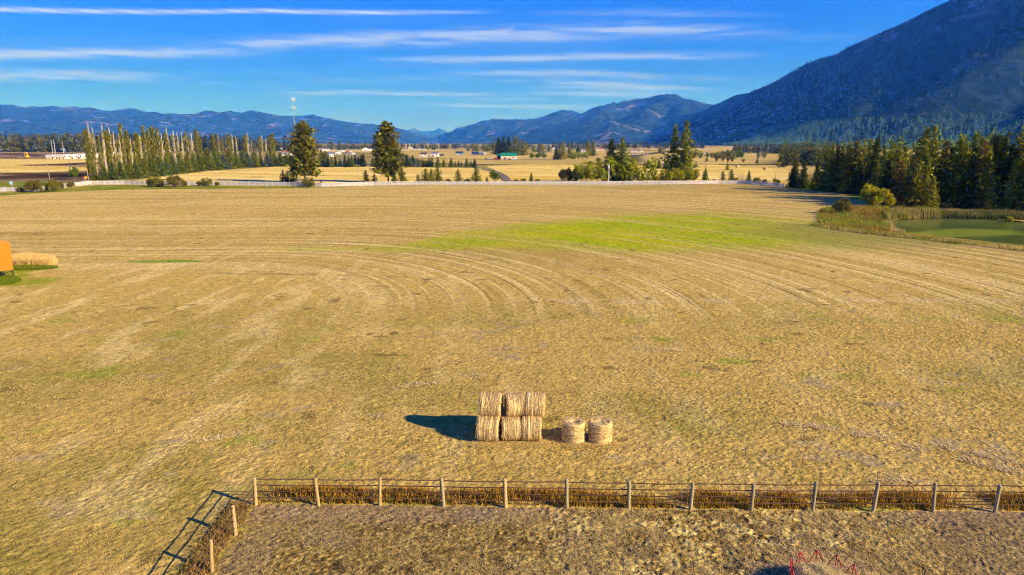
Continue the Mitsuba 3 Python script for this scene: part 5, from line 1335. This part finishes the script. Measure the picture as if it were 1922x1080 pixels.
house('house', 'small white annex right of the lone white house', 694, 283.5, 5, 3, (0.82, 0.82, 0.80), (0.6, 0.6, 0.6), depth=6, openings=0)
VIL = [(531, 282, 11, 5), (541, 284.5, 9, 6), (536, 289, 12, 6.5), (545, 292, 9, 7), (599, 283, 12, 4), (612, 283.5, 12, 4), (622, 294.5, 8, 9), (635, 290, 12, 5.5), (651, 288.5, 10, 5), (643, 285.5, 10, 5), (657, 290, 8, 4), (588, 281, 9, 3.6), (580, 284, 8, 4), (528, 293.5, 8, 6)]
ROOFS = [(0.22, 0.22, 0.27), (0.10, 0.10, 0.14), (0.42, 0.14, 0.10), (0.30, 0.26, 0.24), (0.16, 0.17, 0.24)]
for n, (x, b, w, h) in enumerate(sorted(VIL)):
    house('village_house', f'far village house with gabled roof behind the hedge, {ORD[n]} from the left', x, b, w, h, [(0.75, 0.70, 0.62), (0.66, 0.64, 0.62), (0.78, 0.76, 0.74)][n % 3], ROOFS[n % 5], depth=10, openings=2, group='far village houses left of the centre', ridge_x=n % 3 != 1, rot=float(rng.uniform(-25, 25)))
FARR = [(757, 279, 10, 3), (770, 279.5, 8, 3), (783, 282, 9, 3), (795, 282, 7, 2.5), (1118, 283, 10, 5), (1127, 283, 14, 4), (1040, 281, 8, 4), (1062, 287, 7, 4), (1095, 285, 8, 4), (1190, 286, 10, 3.5), (1204, 286, 9, 3.5), (1020, 289, 10, 4), (1193, 291, 12, 2.5), (1213, 291, 9, 2.5), (1062, 281, 6, 4)]
for n, (x, b, w, h) in enumerate(sorted(FARR)):
    house('far_house', f'tiny pale far house on the valley plain, {ORD[n]} from the left', x, b, w, h, [(0.74, 0.62, 0.54), (0.74, 0.72, 0.70)][n % 2], ROOFS[(n + 2) % 5], depth=10, openings=1, group='tiny far houses on the valley plain', ridge_x=n % 4 != 1)
LFT = [(5, 285.3, 14, 5, (0.60, 0.66, 0.72), 'grey-blue roofed shed at the far left edge'), (18, 285.3, 16, 5, (0.60, 0.68, 0.76), 'long pale blue shed right of the leftmost shed'), (43, 285.3, 9, 6, (0.08, 0.2, 0.5), 'blue hump-roofed shed before the far forest'), (35, 285.3, 7, 4, (0.75, 0.45, 0.1), 'small orange shed beside the blue one'), (54, 285, 5, 2.5, (0.8, 0.8, 0.8), 'tiny white shed right of the blue shed'), (111, 285.5, 17, 6.5, (0.62, 0.70, 0.68), 'pale green-grey shed among the tall poles'), (143, 285, 7, 4, (0.75, 0.68, 0.60), 'tan shed above the right end of the trailers'), (156, 285, 9, 4.5, (0.70, 0.55, 0.46), 'pinkish shed above the right end of the trailers'), (426, 286, 5, 8, (0.72, 0.12, 0.16), 'small red-roofed tower house between the poplars'), (206, 290, 6, 6, WHT, 'white house glimpsed through the left poplars'), (252, 290, 7, 5, WHT, 'white house glimpsed through the middle of the poplars'), (312, 287, 7, 6, WHT, 'white house glimpsed through the right poplars')]
for x, b, w, h, c, lab in LFT:
    house('far_shed', lab, x, b, w, h, c, tuple(np.array(c) * 0.9), depth=10, openings=1)


def vehicle(label, px, base, wpx, hpx, col, cabcol=None, name='parked_vehicle'):
    p = g(px, base); u = (p[1] * cp + H * sp) / F
    W, h = wpx * u, hpx * u
    k = thing(name, label, 'vehicle')
    x0 = p[0] - W / 2
    prof = np.array([(0, 0.22), (1, 0.22), (1, 0.55), (0.86, 0.60), (0.74, 1.0), (0.36, 1.0), (0.24, 0.62), (0.0, 0.58)]) * [W, h] + [x0, 0]
    body = trimesh.creation.extrude_polygon(Polygon(prof), 1.9, engine='earcut')
    v = body.vertices[:, [0, 2, 1]] * [1, 1, 1] + [0, p[1], 0]
    part(k, 'body', MB().add(v, body.faces[:, ::-1], col).shape())
    gl = np.array([(0.70, 0.66), (0.70, 0.94), (0.40, 0.94), (0.32, 0.66)]) * [W, h] + [x0, 0]
    part(k, 'window', MB().add([[a, p[1] - 0.012, b] for a, b in gl], [[0, 2, 1], [0, 3, 2]], (0.03, 0.035, 0.05)).shape())
    for xx in (0.2, 0.8):
        part(k, 'wheel', MB().tube([[x0 + W * xx, p[1] - 0.08, h * 0.2], [x0 + W * xx, p[1] + 0.25, h * 0.2]], h * 0.2, (0.02, 0.02, 0.02), 10).shape())


vehicle('white pickup parked in front of the green-roofed barn', 966, 300, 13, 3.4, (0.78, 0.78, 0.8))
vehicle('dark car between the barn wall and the white pickup', 956, 300, 7, 2.4, (0.04, 0.04, 0.05))
vehicle('red truck parked left of the green-roofed barn', 930.5, 299.8, 9, 4, (0.45, 0.02, 0.04))
vehicle('silver van parked left of the red truck', 919, 299.5, 8, 3.6, (0.55, 0.6, 0.66))
vehicle('dark car left of the silver van', 912, 299.5, 5, 2.4, (0.10, 0.05, 0.05))
vehicle('white car behind the right yellow shrubs', 1344, 340, 9, 3, (0.7, 0.7, 0.76))

ke = thing('excavator', 'yellow excavator with a raised arm on the graded earth at the left', 'excavator')
p = g(48, 298); u = (p[1] * cp + H * sp) / F
YEL = (0.75, 0.38, 0.02)
part(ke, 'house', MB().box([p[0] + 0.6 * u, p[1] - 1.6, 1.2], [p[0] + 6 * u, p[1] + 1.6, 3.4], YEL).shape())
part(ke, 'cab', MB().box([p[0] + 1.2 * u, p[1] - 1.5, 3.41], [p[0] + 4 * u, p[1] + 0.2, 5.0], (0.10, 0.09, 0.07)).shape())
for sy in (-1.5, 1.0):
    part(ke, 'track', MB().box([p[0] - 1.0 * u, p[1] + sy, 0], [p[0] + 6.5 * u, p[1] + sy + 0.6, 1.15], (0.05, 0.045, 0.04)).shape())
part(ke, 'boom', MB().tube([[p[0] + 5 * u, p[1], 3.0], [p[0] + 3.2 * u, p[1], 6.6], [p[0] + 0.2 * u, p[1], 7.0]], [0.6, 0.55, 0.4], YEL, 6).shape())
part(ke, 'arm', MB().tube([[p[0] + 0.2 * u, p[1], 7.0], [p[0] - 1.6 * u, p[1], 3.2]], [0.4, 0.3], YEL, 6).shape())
part(ke, 'bucket', MB().box([p[0] - 3.2 * u, p[1] - 0.8, 1.5], [p[0] - 1.0 * u, p[1] + 0.8, 3.0], (0.12, 0.10, 0.08)).shape())
kd = thing('flatbed_trailer', 'low dark flatbed trailer left of the yellow excavator', 'trailer')
p = g(40, 298)
part(kd, 'bed', MB().box([p[0] - 5 * u, p[1] - 1.2, 0.9], [p[0] + 4.2 * u, p[1] + 1.2, 1.6], (0.30, 0.30, 0.34)).shape())
for dx in (-3.5, -2, 2.4):
    part(kd, 'wheel', MB().tube([[p[0] + dx * u, p[1] - 1.3, 0.5], [p[0] + dx * u, p[1] - 0.9, 0.5]], 0.5, (0.02, 0.02, 0.02), 10).shape())

# ------------------------------------------------------------------ haze box
scene['haze'] = {'type': 'cube', 'to_world': T().translate([0, 0, 999.0]).scale([R + 500, R + 500, 1000.5]), 'bsdf': {'type': 'null'}, 'interior': {'type': 'ref', 'id': 'air'}}
labels['haze'] = {'label': 'thin blue air that fades the far mountains', 'category': 'haze', 'kind': 'stuff'}
